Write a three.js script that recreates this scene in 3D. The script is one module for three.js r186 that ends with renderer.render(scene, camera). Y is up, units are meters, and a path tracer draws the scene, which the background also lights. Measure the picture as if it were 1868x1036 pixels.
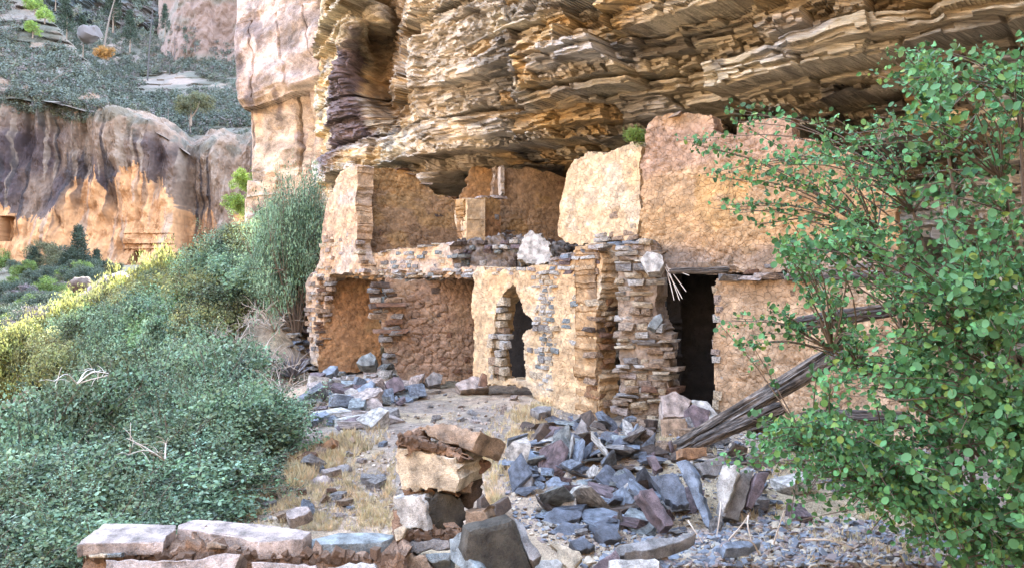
import * as THREE from 'three';
import { mergeGeometries, mergeVertices, toCreasedNormals } from 'three/addons/utils/BufferGeometryUtils.js';
import { ConvexGeometry } from 'three/addons/geometries/ConvexGeometry.js';

// ------------------------------------------------------------------ camera, sky, sun, exposure
const W = 1868, H = 1036, F = 1438, EYE = 1.7;          // reference frame in which positions are measured
const scene = new THREE.Scene();
const camera = new THREE.PerspectiveCamera(2 * Math.atan(H / 2 / F) * 180 / Math.PI, W / H, 0.05, 3000);
camera.position.set(0, EYE, 0);
camera.lookAt(0, EYE, -10);
camera.updateMatrixWorld();
scene.add(camera);
const SUN = new THREE.Vector3(0.04, 0.46, -0.89).normalize();
const EXPOSURE = 9.2;
{
  const w = 256, h = 128, data = new Float32Array(w * h * 4), d = new THREE.Vector3();
  for (let j = 0; j < h; j++) for (let i = 0; i < w; i++) {
    const th = ((j + 0.5) / h - 0.5) * Math.PI, ph = ((i + 0.5) / w - 0.5) * 2 * Math.PI;
    d.set(Math.cos(th) * Math.cos(ph), Math.sin(th), Math.cos(th) * Math.sin(ph));
    const up = Math.max(d.y, 0), k = Math.pow(1 - up, 2.2), g = Math.pow(Math.max(d.dot(SUN), 0), 5) * 0.35;
    const o = (j * w + i) * 4;
    data[o] = 0.52 + 0.46 * k + g; data[o + 1] = 0.68 + 0.31 * k + g * 0.95; data[o + 2] = 1.0 + 0.0 * k + g * 0.8; data[o + 3] = 1;
  }
  const sky = new THREE.DataTexture(data, w, h, THREE.RGBAFormat, THREE.FloatType);
  sky.mapping = THREE.EquirectangularReflectionMapping; sky.magFilter = sky.minFilter = THREE.LinearFilter; sky.needsUpdate = true;
  scene.background = sky; scene.environment = sky;
}
const sun = new THREE.DirectionalLight(new THREE.Color().setRGB(1, 0.92, 0.78), 5);
sun.position.copy(SUN).multiplyScalar(120); sun.castShadow = true;
sun.shadow.mapSize.set(2048, 2048);
Object.assign(sun.shadow.camera, { left: -120, right: 120, top: 120, bottom: -120, near: 1, far: 600 });
scene.add(sun); scene.add(sun.target);

// ------------------------------------------------------------------ small helpers
const rngOf = (a) => () => { a |= 0; a = a + 0x6D2B79F5 | 0; let t = Math.imul(a ^ a >>> 15, 1 | a); t = t + Math.imul(t ^ t >>> 7, 61 | t) ^ t; return ((t ^ t >>> 14) >>> 0) / 4294967296; };
const V = (x, y, z) => new THREE.Vector3(x, y, z);
const clamp = (x, a, b) => Math.min(b, Math.max(a, x)), lerp = (a, b, t) => a + (b - a) * t;
const sst = (a, b, x) => { const t = clamp((x - a) / (b - a), 0, 1); return t * t * (3 - 2 * t); };
function hash(i, j = 0, k = 0) { let h = Math.imul(i | 0, 374761393) ^ Math.imul(j | 0, 668265263) ^ Math.imul(k | 0, 2147483647 ^ 0x5bd1e995); h = Math.imul(h ^ h >>> 13, 1274126177); h = Math.imul(h ^ h >>> 15, 0x85ebca6b); return ((h ^ h >>> 16) >>> 0) / 4294967296; }
const sm = (t) => t * t * (3 - 2 * t);
function noise(x, y, z = 0) {
  const i = Math.floor(x), j = Math.floor(y), k = Math.floor(z), u = sm(x - i), v = sm(y - j), w = sm(z - k);
  const a = lerp(lerp(hash(i, j, k), hash(i + 1, j, k), u), lerp(hash(i, j + 1, k), hash(i + 1, j + 1, k), u), v);
  const b = lerp(lerp(hash(i, j, k + 1), hash(i + 1, j, k + 1), u), lerp(hash(i, j + 1, k + 1), hash(i + 1, j + 1, k + 1), u), v);
  return lerp(a, b, w);
}
function fbm(x, y, z = 0, o = 4) { let s = 0, a = 0.5, n = 0; for (let i = 0; i < o; i++) { s += a * noise(x, y, z); n += a; x = x * 2.03 + 11.3; y = y * 2.03 + 5.7; z = z * 2.03 + 3.1; a *= 0.5; } return s / n; }
function worley(x, y, s = 0) {                          // F1, F2 and the id of the nearest cell
  const i0 = Math.floor(x), j0 = Math.floor(y); let f1 = 9, f2 = 9, id = 0;
  for (let j = j0 - 1; j <= j0 + 1; j++) for (let i = i0 - 1; i <= i0 + 1; i++) {
    const dx = i + hash(i, j, s) - x, dy = j + hash(i, j, s + 7) - y, d = Math.sqrt(dx * dx + dy * dy);
    if (d < f1) { f2 = f1; f1 = d; id = hash(i, j, s + 13); } else if (d < f2) f2 = d;
  }
  return [f1, f2, id];
}
const ray = (px, py) => V((px - W / 2) / F, (H / 2 - py) / F, -1);
const P = (px, py, d) => ray(px, py).multiplyScalar(d).add(V(0, EYE, 0));
const C = (r, g, b) => new THREE.Color().setRGB(r, g, b);
const mix = (a, b, t) => [lerp(a[0], b[0], t), lerp(a[1], b[1], t), lerp(a[2], b[2], t)];
const mul = (a, k) => [a[0] * k, a[1] * k, a[2] * k];
function inPoly(p, x, y) { let c = false; for (let i = 0, j = p.length - 1; i < p.length; j = i++) if ((p[i][1] > y) !== (p[j][1] > y) && x < (p[j][0] - p[i][0]) * (y - p[i][1]) / (p[j][1] - p[i][1]) + p[i][0]) c = !c; return c; }
const used = {};
function numbered(n) { const k = used[n] = (used[n] ?? -1) + 1; return k ? `${n}_${String(k).padStart(3, '0')}` : n; }
function tag(o, label, category, group, kind) { if (label) o.userData.label = label; if (category) o.userData.category = category; if (group) o.userData.group = group; if (kind) o.userData.kind = kind; return o; }
function mesh(name, g, m, parent = scene) { const o = new THREE.Mesh(g, m); o.name = parent === scene ? numbered(name) : name; o.castShadow = o.receiveShadow = true; parent.add(o); return o; }
function inst(name, g, m, mats, parent = scene, cols) {
  const o = new THREE.InstancedMesh(g, m, mats.length); o.name = parent === scene ? numbered(name) : name; o.castShadow = o.receiveShadow = true;
  mats.forEach((x, i) => { o.setMatrixAt(i, x); if (cols) o.setColorAt(i, cols[i % cols.length]); }); parent.add(o); o.userData.kind = 'stuff'; return o;
}
function group(name, p = V(0, 0, 0)) { const g = new THREE.Group(); g.name = numbered(name); g.position.copy(p); scene.add(g); return g; }
function structure(name, g, m, label) { const o = mesh(name, g, m); o.userData.kind = 'structure'; if (label) o.userData.label = label; return o; }
function boxUV(g, s = 1) {                              // uv in metres by the dominant direction of each face
  if (g.index) g = g.toNonIndexed();
  const p = g.attributes.position, uv = new Float32Array(p.count * 2), a = V(), b = V(), c = V(), n = V();
  for (let i = 0; i < p.count; i += 3) {
    a.fromBufferAttribute(p, i); b.fromBufferAttribute(p, i + 1); c.fromBufferAttribute(p, i + 2);
    n.copy(b).sub(a).cross(c.clone().sub(a)); const x = Math.abs(n.x), y = Math.abs(n.y), z = Math.abs(n.z);
    [a, b, c].forEach((q, k) => { const o = (i + k) * 2; if (x >= y && x >= z) { uv[o] = q.z * s; uv[o + 1] = q.y * s; } else if (y >= z) { uv[o] = q.x * s; uv[o + 1] = q.z * s; } else { uv[o] = q.x * s; uv[o + 1] = q.y * s; } });
  }
  g.setAttribute('uv', new THREE.BufferAttribute(uv, 2)); return g;
}

// ------------------------------------------------------------------ textures and materials
function tex(size, fn, srgb, rx = 1, ry = rx) {
  const data = new Uint8Array(size * size * 4);
  for (let j = 0; j < size; j++) for (let i = 0; i < size; i++) { const v = fn(i / size, j / size), o = (j * size + i) * 4; data[o] = data[o + 1] = data[o + 2] = clamp(v, 0, 1) * 255; data[o + 3] = 255; }
  const t = new THREE.DataTexture(data, size, size); t.wrapS = t.wrapT = THREE.RepeatWrapping; t.magFilter = THREE.LinearFilter; t.minFilter = THREE.LinearMipmapLinearFilter; t.generateMipmaps = true;
  if (srgb) t.colorSpace = THREE.SRGBColorSpace; t.repeat.set(rx, ry); t.needsUpdate = true; return t;
}
function pn(x, y, n, s) { x *= n; y *= n; const i = Math.floor(x), j = Math.floor(y), u = sm(x - i), v = sm(y - j), w = (q) => ((q % n) + n) % n; return lerp(lerp(hash(w(i), w(j), s), hash(w(i + 1), w(j), s), u), lerp(hash(w(i), w(j + 1), s), hash(w(i + 1), w(j + 1), s), u), v); }
const pf = (x, y, n, s, o = 4) => { let r = 0, a = 0.5, q = 0; for (let i = 0; i < o; i++) { r += a * pn(x, y, n, s + i); q += a; n *= 2; a *= 0.55; } return r / q; };
function pw(x, y, n, s) { x *= n; y *= n; const i0 = Math.floor(x), j0 = Math.floor(y), w = (q) => ((q % n) + n) % n; let f1 = 9, f2 = 9; for (let j = j0 - 1; j <= j0 + 1; j++) for (let i = i0 - 1; i <= i0 + 1; i++) { const d = Math.hypot(i + hash(w(i), w(j), s) - x, j + hash(w(i), w(j), s + 7) - y); if (d < f1) { f2 = f1; f1 = d; } else if (d < f2) f2 = d; } return [f1, f2]; }
const T = {
  rock: tex(1024, (x, y) => 0.82 + 0.8 * (pf(x, y, 10, 1, 6) - 0.5) - 0.09 * sst(0.60, 0.66, pf(x, y, 30, 91, 4)) + (pn(x, y, 400, 9) - 0.5) * 0.2 + (pn(x, y, 150, 19) - 0.5) * 0.16, true),
  rockBump: tex(1024, (x, y) => pf(x, y, 12, 21, 6) * 0.8 + (pn(x, y, 300, 29) - 0.5) * 0.2, false),
  mud: tex(768, (x, y) => { const wx = x + (pf(x, y, 10, 3, 3) - 0.5) * 0.05, wy = y + (pf(x, y, 10, 5, 3) - 0.5) * 0.05, [a, b] = pw(wx, wy, 14, 31); return 0.80 + 0.45 * (pf(x, y, 10, 41, 5) - 0.5) - 0.16 * (1 - sst(0, 0.09, b - a)) * sst(0.35, 0.6, pf(x, y, 5, 51, 2)) + (pn(x, y, 380, 8) - 0.5) * 0.14; }, true),
  mudBump: tex(768, (x, y) => { const wx = x + (pf(x, y, 10, 3, 3) - 0.5) * 0.05, wy = y + (pf(x, y, 10, 5, 3) - 0.5) * 0.05, [a, b] = pw(wx, wy, 14, 31), [c, d] = pw(wx, wy, 34, 33); return 0.35 + 0.3 * sst(0, 0.12, b - a) + 0.2 * (1 - c) + 0.3 * (pf(x, y, 24, 61, 4) - 0.5); }, false),
  soil: tex(768, (x, y) => 0.80 + 0.5 * (pf(x, y, 20, 71, 5) - 0.5) + (pn(x, y, 260, 75) - 0.5) * 0.35, true),
  wood: tex(512, (x, y) => 0.55 + 0.5 * (pn(x * 0.5, y, 64, 81) - 0.5) + 0.4 * (pn(x, y, 8, 83) - 0.5) + 0.25 * (pn(x * 0.5, y, 200, 85) - 0.5), true),
};
const std = (o) => new THREE.MeshStandardMaterial({ roughness: 0.92, ...o });
const M = {
  cliff: std({ vertexColors: true, map: T.rock, bumpMap: T.rockBump, bumpScale: 0.02, flatShading: true }),
  far: std({ vertexColors: true, flatShading: true }),
  mud: std({ vertexColors: true, map: T.mud, bumpMap: T.mudBump, bumpScale: 0.02, roughness: 0.97 }),
  ground: std({ vertexColors: true, map: T.soil, bumpMap: T.soil, bumpScale: 0.02, roughness: 0.97 }),
  wood: std({ color: C(0.30, 0.255, 0.22), map: T.wood, bumpMap: T.wood, bumpScale: 0.006 }),
  darkWood: std({ color: C(0.24, 0.20, 0.175), map: T.wood, bumpMap: T.wood, bumpScale: 0.006 }),
  mortar: std({ color: C(0.30, 0.19, 0.125), map: T.soil, bumpMap: T.mudBump, bumpScale: 0.012, roughness: 1 }),
  twig: std({ color: C(0.13, 0.095, 0.07) }), deadTwig: std({ color: C(0.42, 0.36, 0.30) }), whiteTwig: std({ color: C(0.6, 0.57, 0.52) }), trunk: std({ color: C(0.16, 0.12, 0.09) }), burnt: std({ color: C(0.05, 0.045, 0.045) }),
};
const stoneMat = (r, g, b, rough = 0.85) => std({ color: C(r, g, b), map: T.rock, bumpMap: T.rockBump, bumpScale: 0.02, roughness: rough });
const S = {                                             // stone colours
  warm: stoneMat(0.40, 0.31, 0.23), cream: stoneMat(0.64, 0.53, 0.38), tan: stoneMat(0.38, 0.265, 0.175), pink: stoneMat(0.47, 0.39, 0.345), grey: stoneMat(0.29, 0.27, 0.255), blue: stoneMat(0.24, 0.285, 0.35, 0.5),
  pale: stoneMat(0.58, 0.55, 0.50), rust: stoneMat(0.24, 0.13, 0.08), mauve: stoneMat(0.20, 0.15, 0.16), slate: stoneMat(0.13, 0.15, 0.19, 0.45), olive: stoneMat(0.075, 0.066, 0.05), orange: stoneMat(0.36, 0.19, 0.09), teal: stoneMat(0.28, 0.315, 0.32), darkBrown: stoneMat(0.11, 0.075, 0.055),  // olive: stone colour darkened to paint shaded faces
};
const leafMat = (r, g, b, t = 0.35) => new THREE.MeshPhysicalMaterial({ color: C(r, g, b), roughness: 0.8, specularIntensity: 0.5, transmission: t, thickness: 0, side: THREE.DoubleSide });
const L = { teal: leafMat(0.12, 0.19, 0.12), green: leafMat(0.10, 0.18, 0.075), olive: leafMat(0.165, 0.18, 0.075), thin: leafMat(0.20, 0.215, 0.07, 0.6), lime: leafMat(0.17, 0.26, 0.05), pine: leafMat(0.028, 0.045, 0.028, 0.2), farLime: leafMat(0.12, 0.18, 0.04), farDusk: leafMat(0.06, 0.085, 0.055), farOlive: leafMat(0.11, 0.115, 0.055), farGrey: leafMat(0.14, 0.12, 0.115, 0.1), blue: leafMat(0.20, 0.29, 0.31), jade: leafMat(0.075, 0.20, 0.075, 0.35), jade2: leafMat(0.10, 0.24, 0.10, 0.35), grey: leafMat(0.17, 0.15, 0.15, 0.1), straw: leafMat(0.52, 0.43, 0.26, 0.3), amber: leafMat(0.30, 0.16, 0.04), dusk: leafMat(0.07, 0.10, 0.055, 0.2) };  // thin is yellowed for the crest, painting sunlight into its leaves
const white = (m) => m;                                 // instance colours multiply the material colour
const tints = (seed, n, a, b) => { const r = rngOf(seed), o = []; for (let i = 0; i < n; i++) { const k = lerp(a, b, r()); o.push(C(k * lerp(0.9, 1.12, r()), k, k * lerp(0.85, 1.15, r()))); } return o; };

// ------------------------------------------------------------------ terrain
const soft = (x, w) => x > 6 * w ? x : w * Math.log(1 + Math.exp(x / w));
function edgeX(d) { return -1.95 - 0.115 * d; }
function height(x, z) {
  const d = -z;
  let h = 0;
  const rise = 0.60 * soft(d - 13.2, 0.6) * sst(-3.5, -4.7, x);
  h += Math.min(rise, 12) - 0.85 * soft(d - 20.5, 0.4) * sst(-3.5, -4.7, x) * (d < 60 ? 1 : 0) - (d < 60 ? 0 : 33 * sst(-3.5, -4.7, x));
  h -= 0.62 * soft(edgeX(clamp(d, 0, 30)) - x, 0.35);
  if (d > 26) h -= (d - 26) * (d - 26) * 0.03 * sst(-4, -9, x) + Math.max(0, d - 30) * 0.5 * sst(-2, -8, x);
  h = Math.max(h, -26 - 4 * noise(x * 0.02, z * 0.02));
  const far = sst(60, 185, d) * 34 * sst(-10, -40, x);      // the far side of the canyon climbs to the foot of the cliff
  h += far;
  h += sst(8, 60, z) * 60;                                   // unseen canyon side behind the camera, raised to bounce warm sunlight
  h += sst(-48, -130, x) * 60 * sst(-80, -40, z);            // unseen hill to the left, added for its warm bounce
  const near = sst(40, 20, d);
  h += near * ((fbm(x * 0.9, z * 0.9, 3, 4) - 0.5) * 0.22 + (fbm(x * 5, z * 5, 9, 3) - 0.5) * 0.055) + (1 - near) * (fbm(x * 0.08, z * 0.08, 5, 4) - 0.5) * 5;
  // low mounds of fallen masonry
  const mound = (cx, cz, rx, rz, a) => { const q = ((x - cx) / rx) ** 2 + ((z - cz) / rz) ** 2; h += a * Math.exp(-q * 1.6); };
  mound(0.9, -7.4, 1.2, 0.9, 0.26); mound(1.7, -6.2, 1.0, 0.8, 0.14); mound(-3.0, -12.2, 1.2, 1.5, 0.22); mound(0.2, -11.2, 0.7, 0.8, 0.15); mound(2.6, -8.4, 0.8, 0.6, 0.12);
  return h;
}
function groundHit(px, py) {
  const r = ray(px, py); let t = 1.5;
  for (; t < 400; t += 0.05 + t * 0.002) { const y = EYE + r.y * t; if (y < height(r.x * t, -t)) break; }
  let a = t - 0.06 - t * 0.002, b = t; for (let i = 0; i < 12; i++) { const m = (a + b) / 2; if (EYE + r.y * m < height(r.x * m, -m)) b = m; else a = m; }
  return V(r.x * b, EYE + r.y * b, -b);
}
function sheet(xs, zs, col, uvS) {
  const nx = xs.length, nz = zs.length, pos = new Float32Array(nx * nz * 3), c = new Float32Array(nx * nz * 3), uv = new Float32Array(nx * nz * 2), idx = [];
  for (let j = 0; j < nz; j++) for (let i = 0; i < nx; i++) {
    const o = j * nx + i, x = xs[i], z = zs[j], y = height(x, z), k = col(x, y, z);
    pos.set([x, y, z], o * 3); c.set(k, o * 3); uv.set([x * uvS, z * uvS], o * 2);
    if (i < nx - 1 && j < nz - 1) idx.push(o, o + 1, o + nx, o + 1, o + nx + 1, o + nx);
  }
  const g = new THREE.BufferGeometry(); g.setAttribute('position', new THREE.BufferAttribute(pos, 3)); g.setAttribute('color', new THREE.BufferAttribute(c, 3)); g.setAttribute('uv', new THREE.BufferAttribute(uv, 2)); g.setIndex(idx); g.computeVertexNormals(); return g;
}
{
  const xs = [], zs = [];
  for (let x = -900; x < -16; x += Math.max(0.35, (-x - 14) * 0.06)) xs.push(x); for (let x = -16; x < 7; x += 0.055) xs.push(x); for (let x = 7; x < 500; x += Math.max(0.3, (x - 6) * 0.15)) xs.push(x);
  for (let z = 500; z > 2; z -= Math.max(0.4, (z - 1) * 0.12)) zs.push(z); for (let z = 2; z > -3; z -= 0.2) zs.push(z); for (let z = -3; z > -19; z -= 0.055) zs.push(z); for (let z = -19; z > -900; z -= Math.max(0.25, (-z - 17) * 0.03)) zs.push(z);
  const dust = [0.49, 0.37, 0.265], straw = [0.48, 0.38, 0.245], grey = [0.32, 0.265, 0.22], dark = [0.16, 0.12, 0.09], veg = [0.16, 0.15, 0.10];
  structure('ground', sheet(xs, zs, (x, y, z) => {
    const d = -z; let k = mix(dust, straw, sst(0.42, 0.62, fbm(x * 1.1, z * 1.1, 1, 4)));
    k = mix(k, grey, sst(0.48, 0.62, fbm(x * 0.9 + 9, z * 0.9, 2, 5)) * 0.8);
    if (x < -4 || d > 18) k = mix(k, veg, clamp(sst(-4, -6, x) + sst(18, 24, d), 0, 1) * 0.8);
    k = mix(k, [0.42, 0.28, 0.17], Math.max(sst(8, 25, z), sst(-45, -80, x) * sst(-80, -50, z)));
    return mul(k, 0.85 + 0.3 * noise(x * 9, z * 9));
  }, 0.8), M.ground);
}

// ------------------------------------------------------------------ lofted rock: columns of points through the measured shape
function catmull(a, b, c, d, t) { return 0.5 * ((2 * b) + (-a + c) * t + (2 * a - 5 * b + 4 * c - d) * t * t + (-a + 3 * b - 3 * c + d) * t * t * t); }
function loft(cols, perPx, rows, shape, color, uvS = 0.5) {
  const nc = cols.length, K = cols[0].length, ss = [];
  for (let i = 0; i < nc - 1; i++) { const n = Math.max(1, Math.round((cols[i + 1].px - cols[i].px) * perPx * (cols[i].px >= 1868 ? 0.1 : 1))); for (let k = 0; k < n; k++) ss.push(i + k / n); } ss.push(nc - 1);
  const vs = []; for (let i = 0; i < K - 1; i++) for (let k = 0; k < rows[i]; k++) vs.push(i + k / rows[i]); vs.push(K - 1);
  const nx = ss.length, ny = vs.length, pos = new Float32Array(nx * ny * 3), col = new Float32Array(nx * ny * 3), uv = new Float32Array(nx * ny * 2), idx = [];
  const at = (i, j) => cols[clamp(i, 0, nc - 1)][clamp(j, 0, K - 1)];
  const line = (i, v) => { const j = Math.min(Math.floor(v), K - 2), t = v - j, a = at(i, j - 1), b = at(i, j), c = at(i, j + 1), d = at(i, j + 2); return [catmull(a.x, b.x, c.x, d.x, t), catmull(a.y, b.y, c.y, d.y, t), catmull(a.z, b.z, c.z, d.z, t)]; };
  for (let i = 0; i < nx; i++) {
    const q = Math.min(Math.floor(ss[i]), nc - 2), t = ss[i] - q, column = [];
    for (let j = 0; j < ny; j++) { const a = line(q - 1 < 0 ? 0 : q - 1, vs[j]), b = line(q, vs[j]), c = line(q + 1, vs[j]), d = line(Math.min(q + 2, nc - 1), vs[j]); column.push([0, 1, 2].map((k) => catmull(a[k], b[k], c[k], d[k], t))); }
    for (let j = 1; j < ny; j++) if (column[j][1] <= column[j - 1][1]) column[j][1] = column[j - 1][1] + 1e-4;
    const px = lerp(cols[q].px, cols[q + 1].px, t), out = shape ? shape(column, px) : column;
    for (let j = 0; j < ny; j++) { const o = i * ny + j, p = out[j]; pos[o * 3] = p[0]; pos[o * 3 + 1] = p[1]; pos[o * 3 + 2] = p[2]; col.set(color(p, px, vs[j], column[j]), o * 3); if (i < nx - 1 && j < ny - 1) idx.push(o, o + ny, o + 1, o + 1, o + ny, o + ny + 1); }
  }
  // uv in metres: distance along the face and height
  for (let j = 0; j < ny; j++) { let s = 0; for (let i = 0; i < nx; i++) { const o = i * ny + j; if (i) { const r = o - ny; s += Math.hypot(pos[o * 3] - pos[r * 3], pos[o * 3 + 2] - pos[r * 3 + 2]) * 0.6; } uv[o * 2] = s * uvS; uv[o * 2 + 1] = (pos[o * 3 + 1] + pos[o * 3] * 0.2 - pos[o * 3 + 2] * 0.35) * uvS; } }
  const g = new THREE.BufferGeometry(); g.setAttribute('position', new THREE.BufferAttribute(pos, 3)); g.setAttribute('color', new THREE.BufferAttribute(col, 3)); g.setAttribute('uv', new THREE.BufferAttribute(uv, 2)); g.setIndex(idx); g.computeVertexNormals();
  g.userData.grid = { nx, ny, pos, ss, vs, cols }; return g;
}
const column = (px, list, tops = []) => { const a = list.map(([py, d, dx = 0]) => P(px + dx, py, d)); const l = a[a.length - 1]; tops.forEach(([up, back]) => a.push(V(l.x + back * 0.5, l.y + up, l.z - back))); a.px = px; return a; };
// bedding: steps with ledges, blocks that break at random along each bed, thin laminae
function bedsOf(seed, lo, hi, tMin, tMax) { const r = rngOf(seed), e = [lo]; while (e[e.length - 1] < hi) e.push(e[e.length - 1] + lerp(tMin, tMax, r() ** 1.8)); return e; }
function strata({ edges, seed, n, along, mixOf, qs = 0.26, amp, width, lam, chip, warp = 0.25, slit = 0, smooth = () => 1, macro = 0, lipBite = null, lamAmp = 0.4, chipAmp = 0.32, notch = 0.2 }) {
  return (col, px) => {
    const m = mixOf(px), ny = col.length, out = [];
    const lat = (Y) => { let a = 0, b = ny - 1; if (Y <= col[0][1]) return [col[0][0], col[0][2]]; if (Y >= col[b][1]) return [col[b][0], col[b][2]]; while (b - a > 1) { const c = (a + b) >> 1; if (col[c][1] <= Y) a = c; else b = c; } const t = (Y - col[a][1]) / (col[b][1] - col[a][1]); return [lerp(col[a][0], col[b][0], t), lerp(col[a][2], col[b][2], t)]; };
    for (let j = 0; j < ny; j++) {
      const [x, Y, z] = col[j], s = x * along[0] + z * along[1], w = (fbm(s * 0.35, Y * 0.5, seed, 3) - 0.5) * warp + 0.03 * s;
      let k = 0, y = Y + w; { let a = 0, b = edges.length - 1; while (b - a > 1) { const c = (a + b) >> 1; if (edges[c] <= y) a = c; else b = c; } k = a; }
      const L0 = edges[k] - w, th = edges[k + 1] - edges[k], q = (y - edges[k]) / th;
      let ny_, l; if (q < qs) { ny_ = L0 + 0.06 * th * (q / qs); l = lat(L0 + th * (q / qs)); } else { ny_ = L0 + th * (0.06 + 0.94 * (q - qs) / (1 - qs)); l = lat(L0 + th); }
      let X = lerp(x, l[0], m), Z = lerp(z, l[1], m), yy = lerp(Y, ny_, m);
      const wd = lerp(width[0], width[1], hash(k, 3, seed)), c0 = s / wd + hash(k, 5, seed) * 9 + (noise(s * 2.1, Y * 5, k) - 0.5) * 0.22 * Math.min(1, 0.9 / wd), cell = Math.floor(c0), fr = c0 - cell;
      const face = q < qs ? q / qs : 1;
      const am = amp * smooth(px), bite = hash(k, 51, seed) < slit && fbm(s * 0.5, k * 3.1, seed, 2) > 0.42 ? 1 : 0;
      let off = (hash(cell, k, seed) - 0.45) * am * (0.3 + 0.7 * hash(k, 9, seed)) * face;
      off -= bite * lerp(0.3, 0.85, hash(k, cell, 53)) * Math.min(1, am * 3);
      if (macro) { const k2 = Math.floor(y / 0.62 + fbm(s * 0.25, 3, seed, 2) * 0.8 + 0.5), w2 = lerp(1.1, 2.6, hash(k2, 81)), c2 = Math.floor(s / w2 + hash(k2, 83) * 7 + (noise(s * 1.7, Y * 2, 5) - 0.5) * 0.4); off += (hash(k2, c2, 85) - 0.55) * macro * smooth(px); }
      if (lipBite && px > lipBite[2]) off -= 0.55 * sst(lipBite[0], lipBite[0] + 0.03, yy) * (1 - sst(lipBite[1] - 0.03, lipBite[1], yy)) * sst(lipBite[2], lipBite[2] + 60, px);
      off -= (1 - sst(0, 0.05, Math.min(fr, 1 - fr))) * am * notch * face;
      const sl = Math.floor(yy / lam + noise(s * 0.8, k) * 2), sc = Math.floor(s / (wd * 0.3) + hash(sl, 1, seed) * 7);
      off += (hash(sl, sc, seed) - 0.5) * am * lamAmp * face;
      off += (fbm(x / chip, Y / chip * 1.6, z / chip, 4) - 0.5) * am * chipAmp;
      out.push([X + n[0] * off, yy + (fbm(x / chip * 1.3, Y / chip, z / chip + 40, 3) - 0.5) * am * 0.13, Z + n[1] * off, k, cell, q]);
    }
    return out;
  };
}
{
  const bx = [[4, 40], [16, 12], [60, 60]];
  const up = [[5, 0.5], [10, 6], [8, 60]];
  const K = (px, l) => column(px, l, up);
  const cols = [
    K(580, [[760, 20.6], [420, 20.4], [320, 20.2], [240, 20], [150, 19.6], [60, 19.4], [0, 19.0], [-300, 18.55]]),
    K(604, [[760, 18.6], [420, 18.4], [320, 18.2], [240, 18.0], [150, 17.9], [60, 17.6], [0, 17.0], [-300, 16.55]]),
    K(640, [[760, 18.2], [400, 18.0], [320, 17.6], [240, 17.4], [150, 17.4], [80, 17.2], [30, 16.2], [-300, 15.4]]),
    K(684, [[760, 17.6], [400, 17.4], [320, 17.0], [240, 16.8], [180, 17.7], [80, 18.1], [20, 16.6], [-300, 15.2]]),
    K(718, [[760, 17.2], [400, 16.8], [320, 16.4], [250, 16.0], [190, 17.6], [70, 17.9], [0, 16.6], [-300, 15.0]]),
    K(738, [[760, 17], [400, 16.4], [330, 15.9], [250, 15.4], [170, 15.1], [90, 14.9], [0, 14.7], [-300, 14.25]]),
    K(770, [[760, 17], [400, 16.1], [340, 15.5], [280, 15.1], [200, 14.8], [100, 14.6], [0, 14.2], [-300, 13.75]]),
    K(830, [[760, 16.8], [400, 16.4], [338, 15.9], [300, 14.7], [200, 14.1], [100, 13.8], [0, 13.4], [-300, 12.95]]),
    K(900, [[760, 16.4], [400, 16.2], [318, 15.9], [286, 14.3], [200, 13.5], [100, 12.9], [0, 12.5], [-300, 12.05]]),
    K(1030, [[760, 15.8], [400, 15.6], [314, 15.2], [280, 13.2], [190, 12.2], [100, 11.6], [0, 11.4], [-300, 10.95]]),
    K(1170, [[760, 14.6], [400, 14.4], [290, 14.0], [236, 11.9], [160, 11.2], [90, 10.8], [0, 10.4], [-300, 9.95]]),
    K(1300, [[760, 13.2], [400, 13.0], [250, 12.6], [200, 10.9], [140, 10.4], [80, 10.1], [0, 9.7], [-300, 9.25]]),
    K(1450, [[760, 11.6], [400, 11.4], [262, 11.0], [190, 9.9], [130, 9.5], [70, 9.2], [0, 8.9], [-300, 8.45]]),
    K(1600, [[760, 10.6], [400, 10.4], [300, 10.2], [200, 9.3], [130, 8.9], [70, 8.6], [0, 8.3], [-300, 7.85]]),
    K(1868, [[760, 9.4], [440, 9.0], [330, 8.8], [225, 8.3], [130, 8.0], [60, 7.7], [0, 7.5], [-300, 7.05]]),
    K(2300, [[760, 8.0], [440, 7.6], [330, 7.4], [220, 7.0], [130, 6.8], [60, 6.6], [0, 6.4], [-300, 5.95]]),
    K(3200, [[760, 6.4], [440, 6.2], [330, 6.0], [220, 5.7], [130, 5.5], [60, 5.3], [0, 5.0], [-300, 4.55]]),
    K(5200, [[760, 4.4], [440, 4.2], [330, 4.0], [220, 3.6], [130, 3.3], [60, 3.0], [0, 2.7], [-300, 2.25]]),
  ];
  const edges = bedsOf(5, -3, 110, 0.05, 0.38);
  const shape = strata({ edges, seed: 11, n: [-0.62, 0.78], along: [0.78, 0.62], mixOf: (px) => lerp(0.3, 0.95, sst(850, 980, px)), amp: 0.52, width: [0.3, 1.7], lam: 0.05, chip: 0.3, slit: 0.42, warp: 0.09, macro: 0.8, lipBite: [3.92, 4.22, 1160], smooth: (px) => lerp(0.5, 1, sst(850, 970, px)) });
  const cream = [0.71, 0.57, 0.355], pale = [0.78, 0.69, 0.50], ochre = [0.62, 0.39, 0.13], greyd = [0.20, 0.18, 0.15], purple = [0.17, 0.13, 0.15], brown = [0.26, 0.16, 0.075], ash = [0.38, 0.36, 0.33];
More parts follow.
